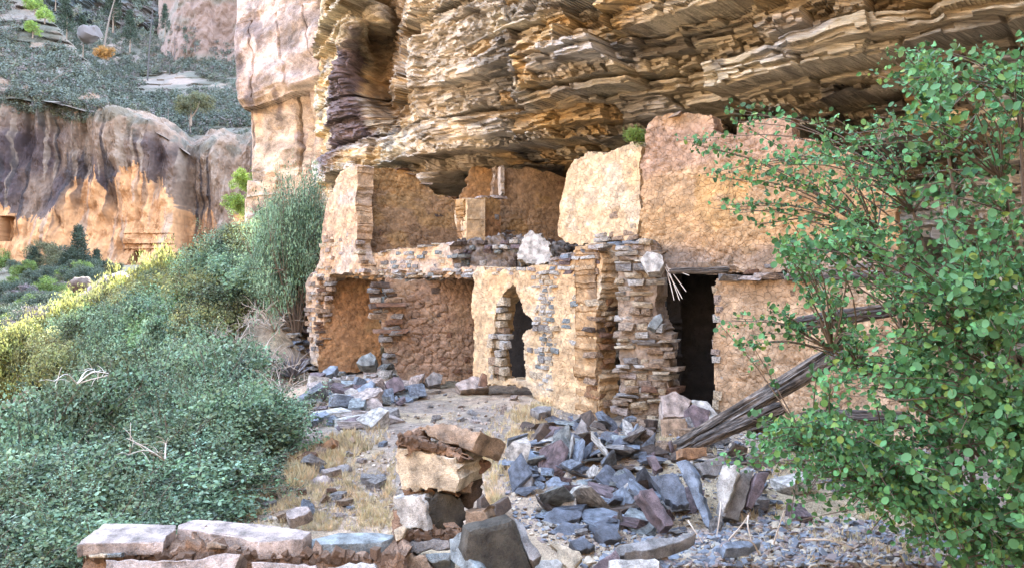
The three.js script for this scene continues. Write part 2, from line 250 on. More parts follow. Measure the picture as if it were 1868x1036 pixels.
  const g = loft(cols, 0.62, [14, 46, 34, 90, 90, 84, 96, 70, 10, 10, 6], shape, (p, px, v, base) => {
    const [x, y, z, k, cell] = p, s = x * 0.78 + z * 0.62;
    let c = mix(cream, pale, hash(k, 21));
    c = mix(c, ochre, sst(0.55, 0.70, fbm(s * 0.55, y * 1.6, 4, 4)) * (0.2 + 0.7 * hash(k, 22)));
    c = mix(c, ash, sst(0.5, 0.7, fbm(s * 0.7 + 30, y * 1.2, 6, 4)) * 0.8);
    c = mix(c, greyd, sst(0.62, 0.74, fbm(s * 2.2, y * 2.6, 8, 4)) * 0.75);      // lichen and soot
    if (hash(k, cell, 31) < 0.12) c = mix(c, greyd, 0.65);
    c = mix(c, [0.10, 0.09, 0.08], sst(0.56, 0.62, fbm(s * 1.1 + k * 0.7, y * 3.2, 18, 4)) * (hash(k, 41) < 0.4 ? 0.75 : 0.15) * sst(820, 930, px));
    c = mix(c, [0.74, 0.71, 0.66], sst(0.58, 0.66, fbm(s * 0.9 + 50, y * 2.4, 28, 4)) * 0.7);
    if (hash(k, cell, 33) > 0.88) c = mix(c, ochre, 0.6);
    const w = (fbm(y * 1.1, s * 0.6, 3, 4) - 0.5) * 60, q = px + w;
    const st = sst(596, 604, q) * (1 - sst(668, 692, q + (y - 4) * 6)) * sst(4.2, 4.9, y + (w / 50)) * (1 - sst(6.9, 7.3, y + w / 50));   // purple desert varnish
    c = mix(c, purple, st * 0.95);
    if (px > 660 && px < 745) c = mix(c, brown, sst(4.6, 5.4, y) * sst(672, 690, q) * (1 - sst(730, 742, px)) * 0.85);
    if (px > 735 && px < 900) c = mix(c, [0.70, 0.60, 0.46], 0.7 * (1 - sst(840, 900, q)));
    if (px > 1560) c = mix(c, [0.78, 0.74, 0.66], 0.8 * sst(1600, 1680, q) * (1 - sst(3.0, 3.3, y)));
    if (px > 1200) c = mix(c, ochre, 0.45 * sst(1250, 1450, px) * sst(4.3, 4.9, y + w / 80));
    return mul(c, 0.8 + 0.4 * fbm(x * 6, y * 14, z * 6, 3));
  }, 0.5);
  structure('cliff', g, M.cliff, 'layered cream and ochre rock overhang above the ruined rooms');
}
{ // unseen rock wall, added to block light from the viewer's right
  const at = (x, z, ys) => { const a = ys.map(([y, dx]) => V(x + dx, y, z)); a.px = 0; return a; }, prof = [[-1, 2.2], [1.5, 2], [3, 1.2], [4.4, -0.6], [6, -1.4], [12, -1], [16, 4], [24, 40]];
  const cols = [at(5.6, -2.6, prof), at(6.2, 0, prof), at(6.4, 4, prof), at(7.5, 9, prof), at(10, 16, prof), at(16, 26, prof)]; cols.forEach((c, i) => { c.px = 2000 + i * 100; });
  structure('cliff', loft(cols.reverse().map((c, i) => { c.px = i * 100; return c; }), 0.4, [8, 10, 16, 12, 10, 8, 4], strata({ edges: bedsOf(25, -3, 60, 0.1, 0.5), seed: 27, n: [-1, 0], along: [0, 1], mixOf: () => 0.8, amp: 0.3, width: [0.4, 1.4], lam: 0.1, chip: 0.6 }), ([x, y, z, k]) => mul(mix([0.60, 0.50, 0.37], [0.46, 0.29, 0.13], hash(k, 3)), 0.8 + 0.4 * noise(x * 3, y * 6, z * 3)), 0.5), M.cliff, 'unseen layered rock wall right of the frame, added to block light');
}
{ // the pale buttress left of the alcove
  const up = [[4, 0], [6, 3], [6, 40]], K = (px, l) => column(px, l, up);
  const cols = [
    K(446, [[800, 37, 78], [420, 37, 78], [300, 37, 78], [200, 37, 76], [120, 37, 66], [60, 37, 66], [0, 36.5, 68], [-200, 36, 66]]),
    K(452, [[800, 31.5], [420, 31.2], [300, 31.2, -2], [200, 31.2, -4], [120, 31.0, -18], [60, 31.0, -20], [0, 31, -18], [-200, 30.5, -20]]),
    K(470, [[800, 30.4], [420, 30], [300, 30, -2], [200, 30, -4], [120, 29.8, -18], [60, 29.8, -18], [0, 29.7, -16], [-200, 29, -18]]),
    K(520, [[800, 29.4], [420, 29.2], [300, 29], [200, 29, 0], [120, 28.7], [80, 28.2], [0, 27.8], [-200, 27]]),
    K(560, [[800, 29], [420, 28.8], [300, 28.6], [200, 28.6], [120, 28.2], [80, 27.4], [0, 27], [-200, 26]]),
    K(590, [[800, 28.8], [420, 28.6], [300, 28.4], [200, 28.4], [120, 28], [80, 27.2], [0, 26.6], [-200, 25.5]]),
    K(640, [[800, 29], [420, 29], [300, 29], [200, 29], [120, 28.6], [80, 28], [0, 27.4], [-200, 26]]),
  ];
  cols[0].px = 446;
  const shape = strata({ edges: bedsOf(15, -12, 140, 0.5, 3.0), seed: 19, n: [-0.35, 0.94], along: [0.94, 0.35], mixOf: () => 0.5, amp: 0.30, width: [1.0, 3.2], lam: 0.9, lamAmp: 0.05, chipAmp: 1.5, notch: 0.35, chip: 1.1, warp: 1.2, slit: 0.1 });
  const a = [0.50, 0.37, 0.255], b = [0.56, 0.45, 0.35], dk = [0.20, 0.15, 0.14], or = [0.50, 0.32, 0.18];
  const g = loft(cols, 1.0, [20, 60, 60, 50, 40, 40, 50, 30, 6, 6, 4], shape, ([x, y, z, k, cell], px) => {
    let c = mix(a, b, fbm(x * 0.6, y * 0.35, z, 4)); c = mix(c, or, sst(0.5, 0.7, fbm(x * 0.9, y * 0.4, 5, 4)) * 0.7);
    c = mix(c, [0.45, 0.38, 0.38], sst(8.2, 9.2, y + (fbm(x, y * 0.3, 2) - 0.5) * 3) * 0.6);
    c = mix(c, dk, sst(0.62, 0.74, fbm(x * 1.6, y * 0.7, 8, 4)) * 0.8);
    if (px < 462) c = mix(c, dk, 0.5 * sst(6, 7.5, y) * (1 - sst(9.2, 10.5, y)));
    return mul(c, 0.85 + 0.3 * fbm(x * 3, y * 5, z * 3, 3));
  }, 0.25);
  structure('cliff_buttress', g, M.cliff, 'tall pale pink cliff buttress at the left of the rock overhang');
}

// ------------------------------------------------------------------ across the canyon
const farGrids = {};
{
  const K = (px, l) => column(px, l);
  const flute = (amp, fx, fy) => (colm) => colm.map(([x, y, z]) => { const b = Math.floor(y / 5.5 + fbm(x * 0.03, y * 0.02, 9, 3) * 3), c = Math.floor(x / 5 + hash(b, 3) * 4 + fbm(x * 0.2, y * 0.05, 4, 2) * 2); const r = (fbm(x * fx, y * fy, 2, 5) - 0.5) * amp + (fbm(x * fx * 5, y * fy * 2, 7, 5) - 0.5) * amp * 0.7 + (fbm(x * 0.45, y * 0.3, 17, 4) - 0.5) * amp * 0.35, up = (fbm(x * 0.22, z * 0.2, 23, 5) - 0.5) * 5 * sst(22, 36, y) * (amp > 8.5 ? 1 : 0.4); const wv = worley(x * 0.16 + fbm(x * 0.1, y * 0.1, 3, 2), y * 0.045 + fbm(x * 0.2, y * 0.05, 8, 2) * 0.6, 5), wv2 = worley(x * 0.5, y * 0.22 + 9, 6), crag = -(wv[0] * 2.6 + wv2[0] * 0.9) * (amp > 8.5 ? 1 : 0.7); const hole = amp > 8.5 && ((x > -94.4 && x < -91.4 && y > 6.4 && y < 9.9) || (x > -86.2 && x < -84.6 && y > 7.2 && y < 9.6) || (x > -124 && x < -121 && y > 12 && y < 18)) ? 5 : 0, shelf = amp > 8.5 && x > -97 && x < -74 ? (hash(Math.floor(y / 1.3), 71) - 0.5) * 2.2 * sst(19, 13, y) : 0; return [x + r * 0.2, y + up, z + r - hole + shelf + crag]; });
  // main wall
  let g = loft([
    K(-200, [[530, 178], [470, 182], [400, 184], [330, 186], [170, 190], [150, 205]]), K(0, [[525, 184], [466, 187], [400, 188.5], [320, 190], [165, 192], [150, 208]]),
    K(130, [[525, 189], [472, 190], [410, 193], [320, 195], [188, 196], [172, 213]]), K(210, [[525, 189], [492, 189.5], [435, 196], [330, 197], [206, 198], [194, 214]]),
    K(300, [[525, 190], [480, 190], [425, 196], [345, 199], [238, 202], [226, 220]]), K(344, [[525, 206], [470, 208], [410, 209], [350, 209], [266, 212], [252, 228]]),
    K(372, [[525, 207], [450, 207], [400, 207], [340, 207], [262, 211], [248, 228]]), K(430, [[525, 203], [430, 203], [400, 204], [340, 205], [256, 208], [242, 226]]), K(640, [[525, 203], [430, 203], [400, 204], [340, 205], [256, 208], [242, 226]]),
  ], 0.95, [30, 60, 60, 130, 20], flute(11, 0.06, 0.026), ([x, y, z], px, v) => {
    const varnish = [0.034, 0.022, 0.024], orange = [0.36, 0.19, 0.085], tan = [0.14, 0.092, 0.06], white = [0.20, 0.155, 0.12];
    const pts = [[-130, 24], [-112, 20], [-109, 31], [-100, 30], [-95, 33], [-84, 22], [-80, 27], [-75, 17], [-70, 24], [-60, 20]]; let b = 25;
    for (let i = 0; i < pts.length - 1; i++) if (x >= pts[i][0] && x < pts[i + 1][0]) b = lerp(pts[i][1], pts[i + 1][1], (x - pts[i][0]) / (pts[i + 1][0] - pts[i][0]));
    b += (fbm(x * 0.5, 1, 3, 4) - 0.5) * 7 + (noise(x * 2.2, 4) - 0.5) * 2.5 - 2.5;
    const k = sst(-0.15, 0.25, y - b + (noise(x * 3, y * 3) - 0.5) * 1.5);
    let c = mix(orange, [0.27, 0.14, 0.06], fbm(x * 0.2, y * 0.5, 5, 4));
    c = mix(c, white, sst(0.58, 0.66, fbm(x * 0.8, y * 0.07, 9, 4)) * 0.6);
    let vv = mix(varnish, tan, sst(0.42, 0.66, fbm(x * 0.09 + 4, y * 0.05, 15, 4)) * 0.85);
    vv = mix(vv, white, sst(0.60, 0.66, fbm(x * 1.1, y * 0.06, 19, 4)) * 0.6);
    c = mix(c, vv, k);
    c = mix(c, [0.018, 0.014, 0.016], sst(0.64, 0.72, fbm(x * 0.7, y * 0.04, 29, 3)) * sst(-14, 0, y - b) * 0.85);
    if (v > 3.5) c = mix(c, mix(tan, [0.07, 0.06, 0.04], sst(0.45, 0.6, fbm(x * 0.3, y * 0.3, z * 0.2, 3))), sst(3.5, 3.9, v) * 0.8);
    return mul(c, 0.6 + 0.8 * fbm(x * 1.6, y * 1.4, z, 4));
  }, 0.02);
  structure('far_cliff', g, M.far, 'dark varnished cliff with an orange foot across the canyon'); farGrids.main = g;
  const hillCol = (seed) => ([x, y, z]) => { let c = mix([0.06, 0.056, 0.038], [0.115, 0.09, 0.07], sst(0.42, 0.62, fbm(x * 0.06, y * 0.12, seed, 5))); c = mix(c, [0.19, 0.13, 0.095], sst(0.55, 0.66, fbm(x * 0.12, y * 0.3, seed + 4, 4)) * 0.6); return mul(c, 0.75 + 0.5 * fbm(x * 0.4, y * 0.6, z * 0.4, 3)); };
  const ledges = (amp) => (colm) => colm.map(([x, y, z]) => { const k = Math.floor(y / 2.4 + fbm(x * 0.04, y * 0.02, 3, 3) * 4), f = hash(k, Math.floor(x / 9 + hash(k, 4) * 5)); return [x, y, z + (f - 0.5) * amp + (fbm(x * 0.1, y * 0.1, 5, 5) - 0.5) * amp * 2]; });
  g = loft([
    K(-200, [[182, 189], [100, 225], [0, 262], [-160, 300]]), K(0, [[176, 191], [110, 222], [40, 250], [-40, 278]]), K(60, [[184, 193], [130, 220], [66, 242], [6, 260]]), K(110, [[192, 195], [150, 218], [104, 234], [58, 248]]),
    K(170, [[208, 197], [182, 212], [155, 224], [130, 236]]), K(230, [[220, 200], [205, 212], [195, 220], [182, 228]]), K(300, [[250, 203], [244, 212], [240, 218], [234, 224]]), K(352, [[286, 209], [280, 214], [276, 218], [270, 224]]),
  ], 0.5, [60, 60, 60], ledges(4), hillCol(41), 0.02); structure('hillside', g, M.far, 'rocky ridge with ledges and shrubs above the dark far cliff'); farGrids.ridge = g;
  g = loft([
    K(40, [[200, 290], [120, 345], [90, 385], [30, 430]]), K(170, [[230, 262], [160, 315], [115, 365], [55, 440]]), K(250, [[260, 238], [180, 300], [130, 355], [60, 430]]), K(350, [[300, 222], [200, 278], [125, 352], [95, 372]]), K(450, [[290, 224], [200, 278], [125, 352], [95, 370]]), K(640, [[290, 224], [200, 278], [125, 352], [95, 370]]),
  ], 0.5, [70, 60, 40], ledges(3), hillCol(43), 0.02); structure('hillside', g, M.far, 'scrub covered canyon slope behind the far cliff'); farGrids.slope = g;
  g = loft([
    K(285, [[150, 372], [90, 395], [20, 420], [-120, 450]]), K(320, [[150, 352], [80, 366], [10, 372], [-120, 380]]), K(370, [[150, 350], [70, 360], [0, 364], [-120, 372]]), K(450, [[150, 350], [70, 360], [0, 362], [-120, 370]]), K(640, [[150, 350], [70, 360], [0, 362], [-120, 370]]),
  ], 0.5, [40, 40, 60], flute(9, 0.03, 0.05), ([x, y, z]) => { let c = mix([0.135, 0.088, 0.068], [0.09, 0.075, 0.056], sst(0.5, 0.65, fbm(x * 0.05, y * 0.08, 3, 4))); return mul(c, 0.75 + 0.5 * fbm(x * 0.3, y * 0.5, z, 3)); }, 0.02); structure('far_cliff', g, M.far, 'pinkish cliff high at the head of the far slope'); farGrids.pink = g;
  g = loft([
    K(-60, [[200, 480], [100, 560], [0, 640], [-140, 760]]), K(120, [[200, 480], [100, 560], [0, 640], [-140, 760]]), K(240, [[200, 480], [100, 560], [0, 640], [-140, 760]]), K(420, [[200, 480], [100, 560], [0, 640], [-140, 760]]), K(830, [[200, 480], [100, 560], [0, 640], [-140, 760]]),
  ], 0.4, [30, 40, 40], ledges(14), ([x, y, z]) => mul(mix([0.028, 0.037, 0.037], [0.05, 0.042, 0.036], sst(0.5, 0.62, fbm(x * 0.03, y * 0.03, 7, 4))), 0.8 + 0.4 * noise(x * 0.2, y * 0.2)), 0.02); structure('hillside', g, M.far, 'blue forested mountainside far up the canyon'); farGrids.forest = g;
}
function gridPoint(g, s, v) { const { nx, ny, pos } = g.userData.grid, i = clamp(Math.round(s * (nx - 1)), 0, nx - 1), j = clamp(Math.round(v * (ny - 1)), 0, ny - 1), o = (i * ny + j) * 3; return V(pos[o], pos[o + 1], pos[o + 2]); }

// ------------------------------------------------------------------ stones
function hull(seed, n, fn) { const r = rngOf(seed), pts = []; for (let i = 0; i < n; i++) pts.push(fn(r, i)); const g = new ConvexGeometry(pts); return boxUV(g, 1); }
const cornerPt = (j, flat) => (r, i) => { const c = i % 8, s = (b) => (c >> b & 1 ? 0.5 : -0.5); return V(s(0) * (1 - j * r()), s(1) * (1 - flat * r()), s(2) * (1 - j * r())); };
const GEO = {
  block: [], shard: [], slab: [],
};
for (let i = 0; i < 10; i++) GEO.block.push(hull(100 + i, 18, cornerPt(0.46, 0.34)));
for (let i = 0; i < 10; i++) GEO.slab.push(hull(200 + i, 20, cornerPt(0.7, 0.3)));
for (let i = 0; i < 10; i++) GEO.shard.push(hull(300 + i, 12, (r) => { const a = r() * 6.28, q = 0.3 + 0.22 * r(); return V(Math.cos(a) * q * (r() < 0.3 ? 1.1 : 1), (r() < 0.5 ? -0.5 : 0.5) * (0.55 + 0.45 * r()), Math.sin(a) * q * 0.9); }));
const HUE = new Map(Object.entries({ warm: 'buff', cream: 'cream', tan: 'tan', pink: 'pinkish', grey: 'grey', blue: 'blue grey', pale: 'whitish', rust: 'rusty', mauve: 'purplish', slate: 'dark slate blue', olive: 'olive', orange: 'orange', teal: 'greenish grey', darkBrown: 'dark brown' }).map(([k, v]) => [S[k], v]));
const pick = (r, a) => a[Math.floor(r() * a.length)];

// ------------------------------------------------------------------ ruined walls: a rough mud and stone body with real thickness, stones set in it one by one
function wallPlane(a, b) {
  const A = V((a[0] - W / 2) / F * a[1], 0, -a[1]), B = V((b[0] - W / 2) / F * b[1], 0, -b[1]), u = B.clone().sub(A).normalize(), n = V(-u.z, 0, u.x); if (n.dot(A) > 0) n.negate();
  const uv = (px, py) => { const r = ray(px, py), t = A.dot(n) / r.dot(n); return [r.clone().multiplyScalar(t).sub(A).dot(u), EYE + r.y * t]; };
  return { A, B, u, n, uv, at: (x, y, w) => A.clone().addScaledVector(u, x).addScaledVector(n, w).setY(y) };
}
function wall(o) {
  const pl = wallPlane(o.a, o.b), g = o.cell || 0.015, th = o.thick, rough = o.rough ?? 0.014, sd = o.seed;
  const poly = o.outline.map(([x, y]) => pl.uv(x, y)), holes = (o.holes || []).map((h) => h.map(([x, y]) => pl.uv(x, y)));
  const us = poly.map((p) => p[0]), ys = poly.map((p) => p[1]), u0 = Math.min(...us) - 0.03, u1 = Math.max(...us) + 0.03, y0 = Math.min(...ys) - 0.03, y1 = Math.max(...ys) + 0.03;
  const nx = Math.ceil((u1 - u0) / g), ny = Math.ceil((y1 - y0) / g), inside = new Uint8Array(nx * ny), jag = o.jag ?? 0.035;
  for (let j = 0; j < ny; j++) for (let i = 0; i < nx; i++) {
    const x = u0 + (i + 0.5) * g, y = y0 + (j + 0.5) * g, wx = x + (fbm(x * 7, y * 7, sd, 3) - 0.5) * jag * 2 + (hash(Math.floor(y / 0.09 + fbm(x * 2, y * 4, sd, 2) * 3), sd) - 0.5) * jag * 0.9, wy = y + (fbm(x * 7, y * 7, sd + 50, 3) - 0.5) * jag * 2 + (hash(Math.floor(x / 0.11), sd + 3) - 0.5) * jag * 1.2;
    inside[j * nx + i] = inPoly(poly, wx, wy) && !holes.some((h) => inPoly(h, wx, wy)) ? 1 : 0;
  }
  const isIn = (i, j) => i >= 0 && j >= 0 && i < nx && j < ny && inside[j * nx + i];
  const pos = [], col = [], uv = [], idx = [];
  const crack = o.crack ?? 1;
  const cf = o.crackSize || 9;
  const disp = (x, y) => {
    const wx = x + (fbm(x * 6, y * 6, sd + 2, 2) - 0.5) * 0.08, wy = y + (fbm(x * 6, y * 6, sd + 3, 2) - 0.5) * 0.08;
    const [f1, f2, id] = worley(wx * cf, wy * cf, sd), amt = crack * sst(0.3, 0.6, fbm(x * 1.7, y * 1.7, sd + 4, 3));
    return (fbm(x * 1.3, y * 1.3, sd + 5, 3) - 0.5) * 0.07 + (fbm(x * 22, y * 22, sd + 6, 3) - 0.5) * rough * 1.7 + amt * ((id - 0.5) * 0.013 - (1 - sst(0, 0.14, f2 - f1)) * 0.016 - f1 * 0.009);
  };
  const pal = o.palette;
  const colour = (x, y, w) => {
    let c = mix(pal[0], pal[1], sst(0.38, 0.62, fbm(x * 1.6, y * 1.6, sd + 7, 4))); if (pal[2]) c = mix(c, pal[2], sst(0.54, 0.66, fbm(x * 2.3, y * 3.1, sd + 8, 4)) * 0.85);
    if (o.bands) for (const [ya, yb, k, s] of o.bands) c = mix(c, k, s * sst(ya - 0.12, ya + 0.12, y + (fbm(x * 2, y * 2, sd, 3) - 0.5) * 0.4) * (1 - sst(yb - 0.12, yb + 0.12, y + (fbm(x * 2, y * 2, sd + 1, 3) - 0.5) * 0.4)));
    return mul(c, 0.8 + 0.4 * fbm(x * 14, y * 14, sd + 9 + w * 8, 3));
  };
  const vid = new Map();
  const shift = new Map();                              // the outline follows the broken edge instead of the grid
  const vert = (i, j) => {
    const key = j * (nx + 1) + i; if (vid.has(key)) return vid.get(key);
    let x = u0 + i * g, y = y0 + j * g; let sx = 0, sy = 0, n = 0; for (let b = -2; b < 2; b++) for (let a = -2; a < 2; a++) if (isIn(i + a, j + b)) { sx += a + 0.5; sy += b + 0.5; n++; }
    const edge = n < 16; if (edge && n) { x += sx / n * g * 0.5 * (1 - n / 16); y += sy / n * g * 0.5 * (1 - n / 16); }
    const e = disp(x, y), p = pl.at(x, y, e);
    const v = pos.length / 3; pos.push(p.x, p.y, p.z); col.push(...colour(x, y, 0)); uv.push(x * 1.1 + sd * 0.13, y * 1.1); vid.set(key, v); shift.set(key, [x, y, e]); return v;
  };
  for (let j = 0; j < ny; j++) for (let i = 0; i < nx; i++) if (isIn(i, j)) { const a = vert(i, j), b = vert(i + 1, j), c = vert(i, j + 1), d = vert(i + 1, j + 1); idx.push(a, b, c, c, b, d); }
  const ns = Math.max(3, Math.round(th / 0.035)), sides = new Map();
  const side = (i, j, k) => {
    const key = (j * (nx + 1) + i) * (ns + 1) + k; if (sides.has(key)) return sides.get(key);
    vert(i, j); const [x, y, e] = shift.get(j * (nx + 1) + i), w = lerp(e, -th, k / ns), r = k === 0 ? 0 : rough * 2.4;
    const p = pl.at(x + (fbm(x * 9, y * 9, w * 9 + sd, 3) - 0.5) * r * 1.6, y + (fbm(x * 9 + 20, y * 9, w * 9, 3) - 0.5) * r * 1.6, w), v = pos.length / 3;
    pos.push(p.x, p.y, p.z); col.push(...colour(x + w, y, w)); uv.push((x + w) * 1.1, (y + w * 0.5) * 1.1); sides.set(key, v); return v;
  };
  const quad = (i0, j0, i1, j1) => { for (let k = 0; k < ns; k++) { const a = side(i0, j0, k), b = side(i1, j1, k), c = side(i0, j0, k + 1), d = side(i1, j1, k + 1); idx.push(a, c, b, b, c, d); } };
  for (let j = 0; j < ny; j++) for (let i = 0; i < nx; i++) if (isIn(i, j)) {
    if (!isIn(i, j - 1)) quad(i, j, i + 1, j); if (!isIn(i, j + 1)) quad(i + 1, j + 1, i, j + 1);
    if (!isIn(i - 1, j)) quad(i, j + 1, i, j); if (!isIn(i + 1, j)) quad(i + 1, j, i + 1, j + 1);
  }
  for (let j = 0; j < ny; j++) for (let i = 0; i < nx;) {   // back face in runs
    if (!isIn(i, j)) { i++; continue; } let e = i; while (isIn(e, j)) e++;
    const q = [[i, j], [e, j], [i, j + 1], [e, j + 1]].map(([a, b]) => { const p = pl.at(u0 + a * g, y0 + b * g, -th), v = pos.length / 3; pos.push(p.x, p.y, p.z); col.push(...pal[0]); uv.push(a * g, b * g); return v; }); idx.push(q[0], q[2], q[1], q[1], q[2], q[3]); i = e;
  }
  const geo = new THREE.BufferGeometry(); geo.setAttribute('position', new THREE.Float32BufferAttribute(pos, 3)); geo.setAttribute('color', new THREE.Float32BufferAttribute(col, 3)); geo.setAttribute('uv', new THREE.Float32BufferAttribute(uv, 2)); geo.setIndex(idx); geo.computeVertexNormals();
  const base = pl.at((u0 + u1) / 2, Math.max(y0, -0.2), -th / 2), t = group('ruin_wall', base); tag(t, o.label, 'wall', o.group);
  geo.translate(-base.x, -base.y, -base.z); mesh(o.body || 'mud_plaster', geo, M.mud, t);
  t.pl = pl; t.base = base; t.poly = poly; t.holes = holes; return t;
}
const yaw = (pl) => Math.atan2(-pl.u.z, pl.u.x);
function setStone(t, x, y, w, l, h, dep, mat, r, kind = 'block', tilt = 0.2) {
  const m = mesh('stone', pick(r, GEO[kind]), mat, t), p = t.pl.at(x, y, w).sub(t.base); m.position.copy(p); m.scale.set(l, h, dep);
  m.rotation.set((r() - 0.5) * tilt, yaw(t.pl) + (r() - 0.5) * tilt * 2, (r() - 0.5) * tilt, 'YXZ'); return m;
}
// courses of stone inside a patch of the wall; the patch is given on the wall's own face
function courses(t, patch, { h = [0.05, 0.1], l = [0.1, 0.26], out = [0.01, 0.05], fill = 0.9, mats, seed, dep = 0.16, kind = 'block', shiftW = 0 }) {
  const r = rngOf(seed), pp = patch.map(([x, y]) => t.pl.uv(x, y)), x0 = Math.min(...pp.map((p) => p[0])), x1 = Math.max(...pp.map((p) => p[0])); let y = Math.min(...pp.map((p) => p[1])); const y1 = Math.max(...pp.map((p) => p[1]));
  while (y < y1) {
    const hh = lerp(h[0], h[1], r()); let x = x0 - r() * 0.1;
    while (x < x1) { const ll = lerp(l[0], l[1], r()); const cx = x + ll / 2, cy = y + hh / 2; if (inPoly(pp, cx, cy) && !t.holes.some((q) => inPoly(q, cx, cy)) && r() < fill) setStone(t, cx, cy, shiftW + lerp(out[0], out[1], r()) - dep / 2, ll * 0.97, hh * (0.86 + 0.1 * r()), dep * (0.8 + 0.4 * r()), pick(r, mats), r, kind); x += ll; }
    y += hh;
  }
}
function caps(t, line, { l = [0.14, 0.34], h = [0.03, 0.07], dep = [0.2, 0.34], over = 0.05, mats, seed, fill = 0.85 }) {   // flat stones along a broken top
  const r = rngOf(seed), pts = line.map(([x, y]) => t.pl.uv(x, y));
  for (let i = 0; i < pts.length - 1; i++) { const [ax, ay] = pts[i], [bx, by] = pts[i + 1], len = Math.abs(bx - ax); let s = 0; while (s < len) { const ll = lerp(l[0], l[1], r()); const q = clamp((s + ll / 2) / (len || 1), 0, 1); if (r() < fill) { const d = lerp(dep[0], dep[1], r()); setStone(t, lerp(ax, bx, q), lerp(ay, by, q) + (r() - 0.4) * 0.03, over * r() - d / 2 + 0.03, ll, lerp(h[0], h[1], r()), d, pick(r, mats), r, 'slab', 0.16); } s += ll * 0.95; } }
}
const tanP = [[0.57, 0.385, 0.22], [0.51, 0.33, 0.185], [0.58, 0.36, 0.15]], brownP = [[0.36, 0.24, 0.14], [0.31, 0.205, 0.125], [0.40, 0.26, 0.12]], creamP = [[0.72, 0.53, 0.32], [0.69, 0.47, 0.26], [0.71, 0.57, 0.40]], orangeP = [[0.42, 0.235, 0.11], [0.37, 0.205, 0.10], [0.43, 0.28, 0.14]], pinkP = [[0.65, 0.46, 0.32], [0.68, 0.48, 0.30], [0.62, 0.51, 0.42]], greyP = [[0.27, 0.23, 0.20], [0.33, 0.27, 0.22], [0.22, 0.19, 0.17]];
const R = {};
R.outerUpper = wall({ a: [570, 15.3], b: [656, 13.7], thick: 0.3, seed: 3, palette: pinkP, crack: 0.5, outline: [[648, 300], [630, 308], [612, 325], [606, 350], [598, 360], [592, 385], [587, 410], [585, 450], [582, 478], [573, 500], [662, 500], [648, 445], [652, 420], [650, 360], [654, 300]], label: 'pinkish plastered outer wall with a stepped left edge, upper storey' });
R.backUpper = wall({ a: [640, 14.1], b: [840, 14.9], thick: 0.3, seed: 5, palette: brownP, bands: [[3.45, 4.2, [0.42, 0.24, 0.085], 0.8], [1.6, 2.4, [0.30, 0.2, 0.14], 0.5]], outline: [[644, 303], [700, 305], [735, 309], [760, 322], [775, 336], [800, 356], [835, 364], [840, 460], [750, 480], [660, 500], [642, 480]], label: 'broad brown inner wall of the upper room, sloping down at its right' });
R.frontBand = wall({ a: [576, 14.95], b: [866, 12.35], thick: 0.3, seed: 7, palette: pinkP, crack: 0.5, outline: [[572, 505], [582, 488], [598, 470], [640, 470], [665, 468], [700, 460], [760, 452], [818, 443], [823, 470], [826, 488], [870, 487], [872, 506], [700, 507], [690, 510], [600, 502], [572, 508]], label: 'low pale plastered band with white stones above two lower rooms' });
R.pier = wall({ a: [828, 13.6], b: [851, 13.15], thick: 0.35, seed: 9, palette: creamP, crack: 0.4, outline: [[833, 366], [851, 362], [851, 440], [840, 452], [835, 428], [829, 398]], label: 'narrow pale wall end left of the short orange wall stub' });
R.stub = wall({ a: [848, 13.2], b: [915, 13.6], thick: 0.3, seed: 11, palette: [[0.42, 0.25, 0.10], [0.34, 0.19, 0.09], [0.46, 0.29, 0.12]], outline: [[848, 364], [880, 360], [905, 358], [913, 366], [913, 445], [848, 450]], label: 'short orange brown wall stub below the small pinnacle' });
R.pinnacle = wall({ a: [836, 14.6], b: [912, 14.7], thick: 0.3, seed: 13, palette: [[0.42, 0.24, 0.10], [0.38, 0.21, 0.09]], outline: [[862, 306], [874, 301], [898, 308], [900, 345], [912, 380], [836, 380], [838, 352], [852, 340], [848, 326]], label: 'small orange wall pinnacle standing against the rock ceiling' });
R.backRight = wall({ a: [900, 14.15], b: [1045, 14.5], thick: 0.3, seed: 15, palette: brownP, outline: [[901, 303], [940, 308], [965, 304], [1005, 316], [1040, 326], [1040, 470], [901, 470]], label: 'dark brown back wall of the middle upper room' });
R.backEnd = wall({ a: [898, 14.4], b: [912, 14.05], thick: 0.08, seed: 17, palette: [[0.62, 0.55, 0.47], [0.58, 0.5, 0.42]], crack: 0.3, outline: [[901, 304], [912, 302], [912, 356], [902, 360], [899, 330]], label: 'white plastered edge of the middle upper room' });
R.cream = wall({ a: [1010, 11.9], b: [1173, 10.35], thick: 0.32, seed: 19, palette: creamP, crackSize: 5, crack: 0.9, rough: 0.009, outline: [[1046, 290], [1070, 279], [1100, 279], [1135, 266], [1165, 256], [1173, 268], [1169, 300], [1167, 350], [1167, 400], [1162, 430], [1140, 442], [1105, 432], [1085, 447], [1030, 445], [1015, 430], [1018, 395], [1025, 355], [1035, 315]], label: 'smooth cream plastered wall with a rounded left shoulder' });
R.tall = wall({ a: [1173, 10.15], b: [1640, 8.5], thick: 0.34, seed: 21, palette: tanP, crackSize: 11, bands: [[3.15, 3.75, [0.50, 0.34, 0.25], 0.8], [2.2, 2.7, [0.56, 0.36, 0.17], 0.5], [1.8, 2.08, [0.36, 0.29, 0.24], 0.75]], outline: [[1184, 226], [1200, 213], [1240, 207], [1298, 208], [1306, 244], [1342, 248], [1346, 228], [1400, 212], [1445, 215], [1446, 250], [1475, 254], [1500, 258], [1600, 300], [1640, 340], [1640, 495], [1480, 495], [1340, 500], [1280, 492], [1225, 486], [1205, 470], [1195, 445], [1172, 434], [1169, 300], [1178, 266]], label: 'tallest tan mud wall with a notched top, above the black doorway' });
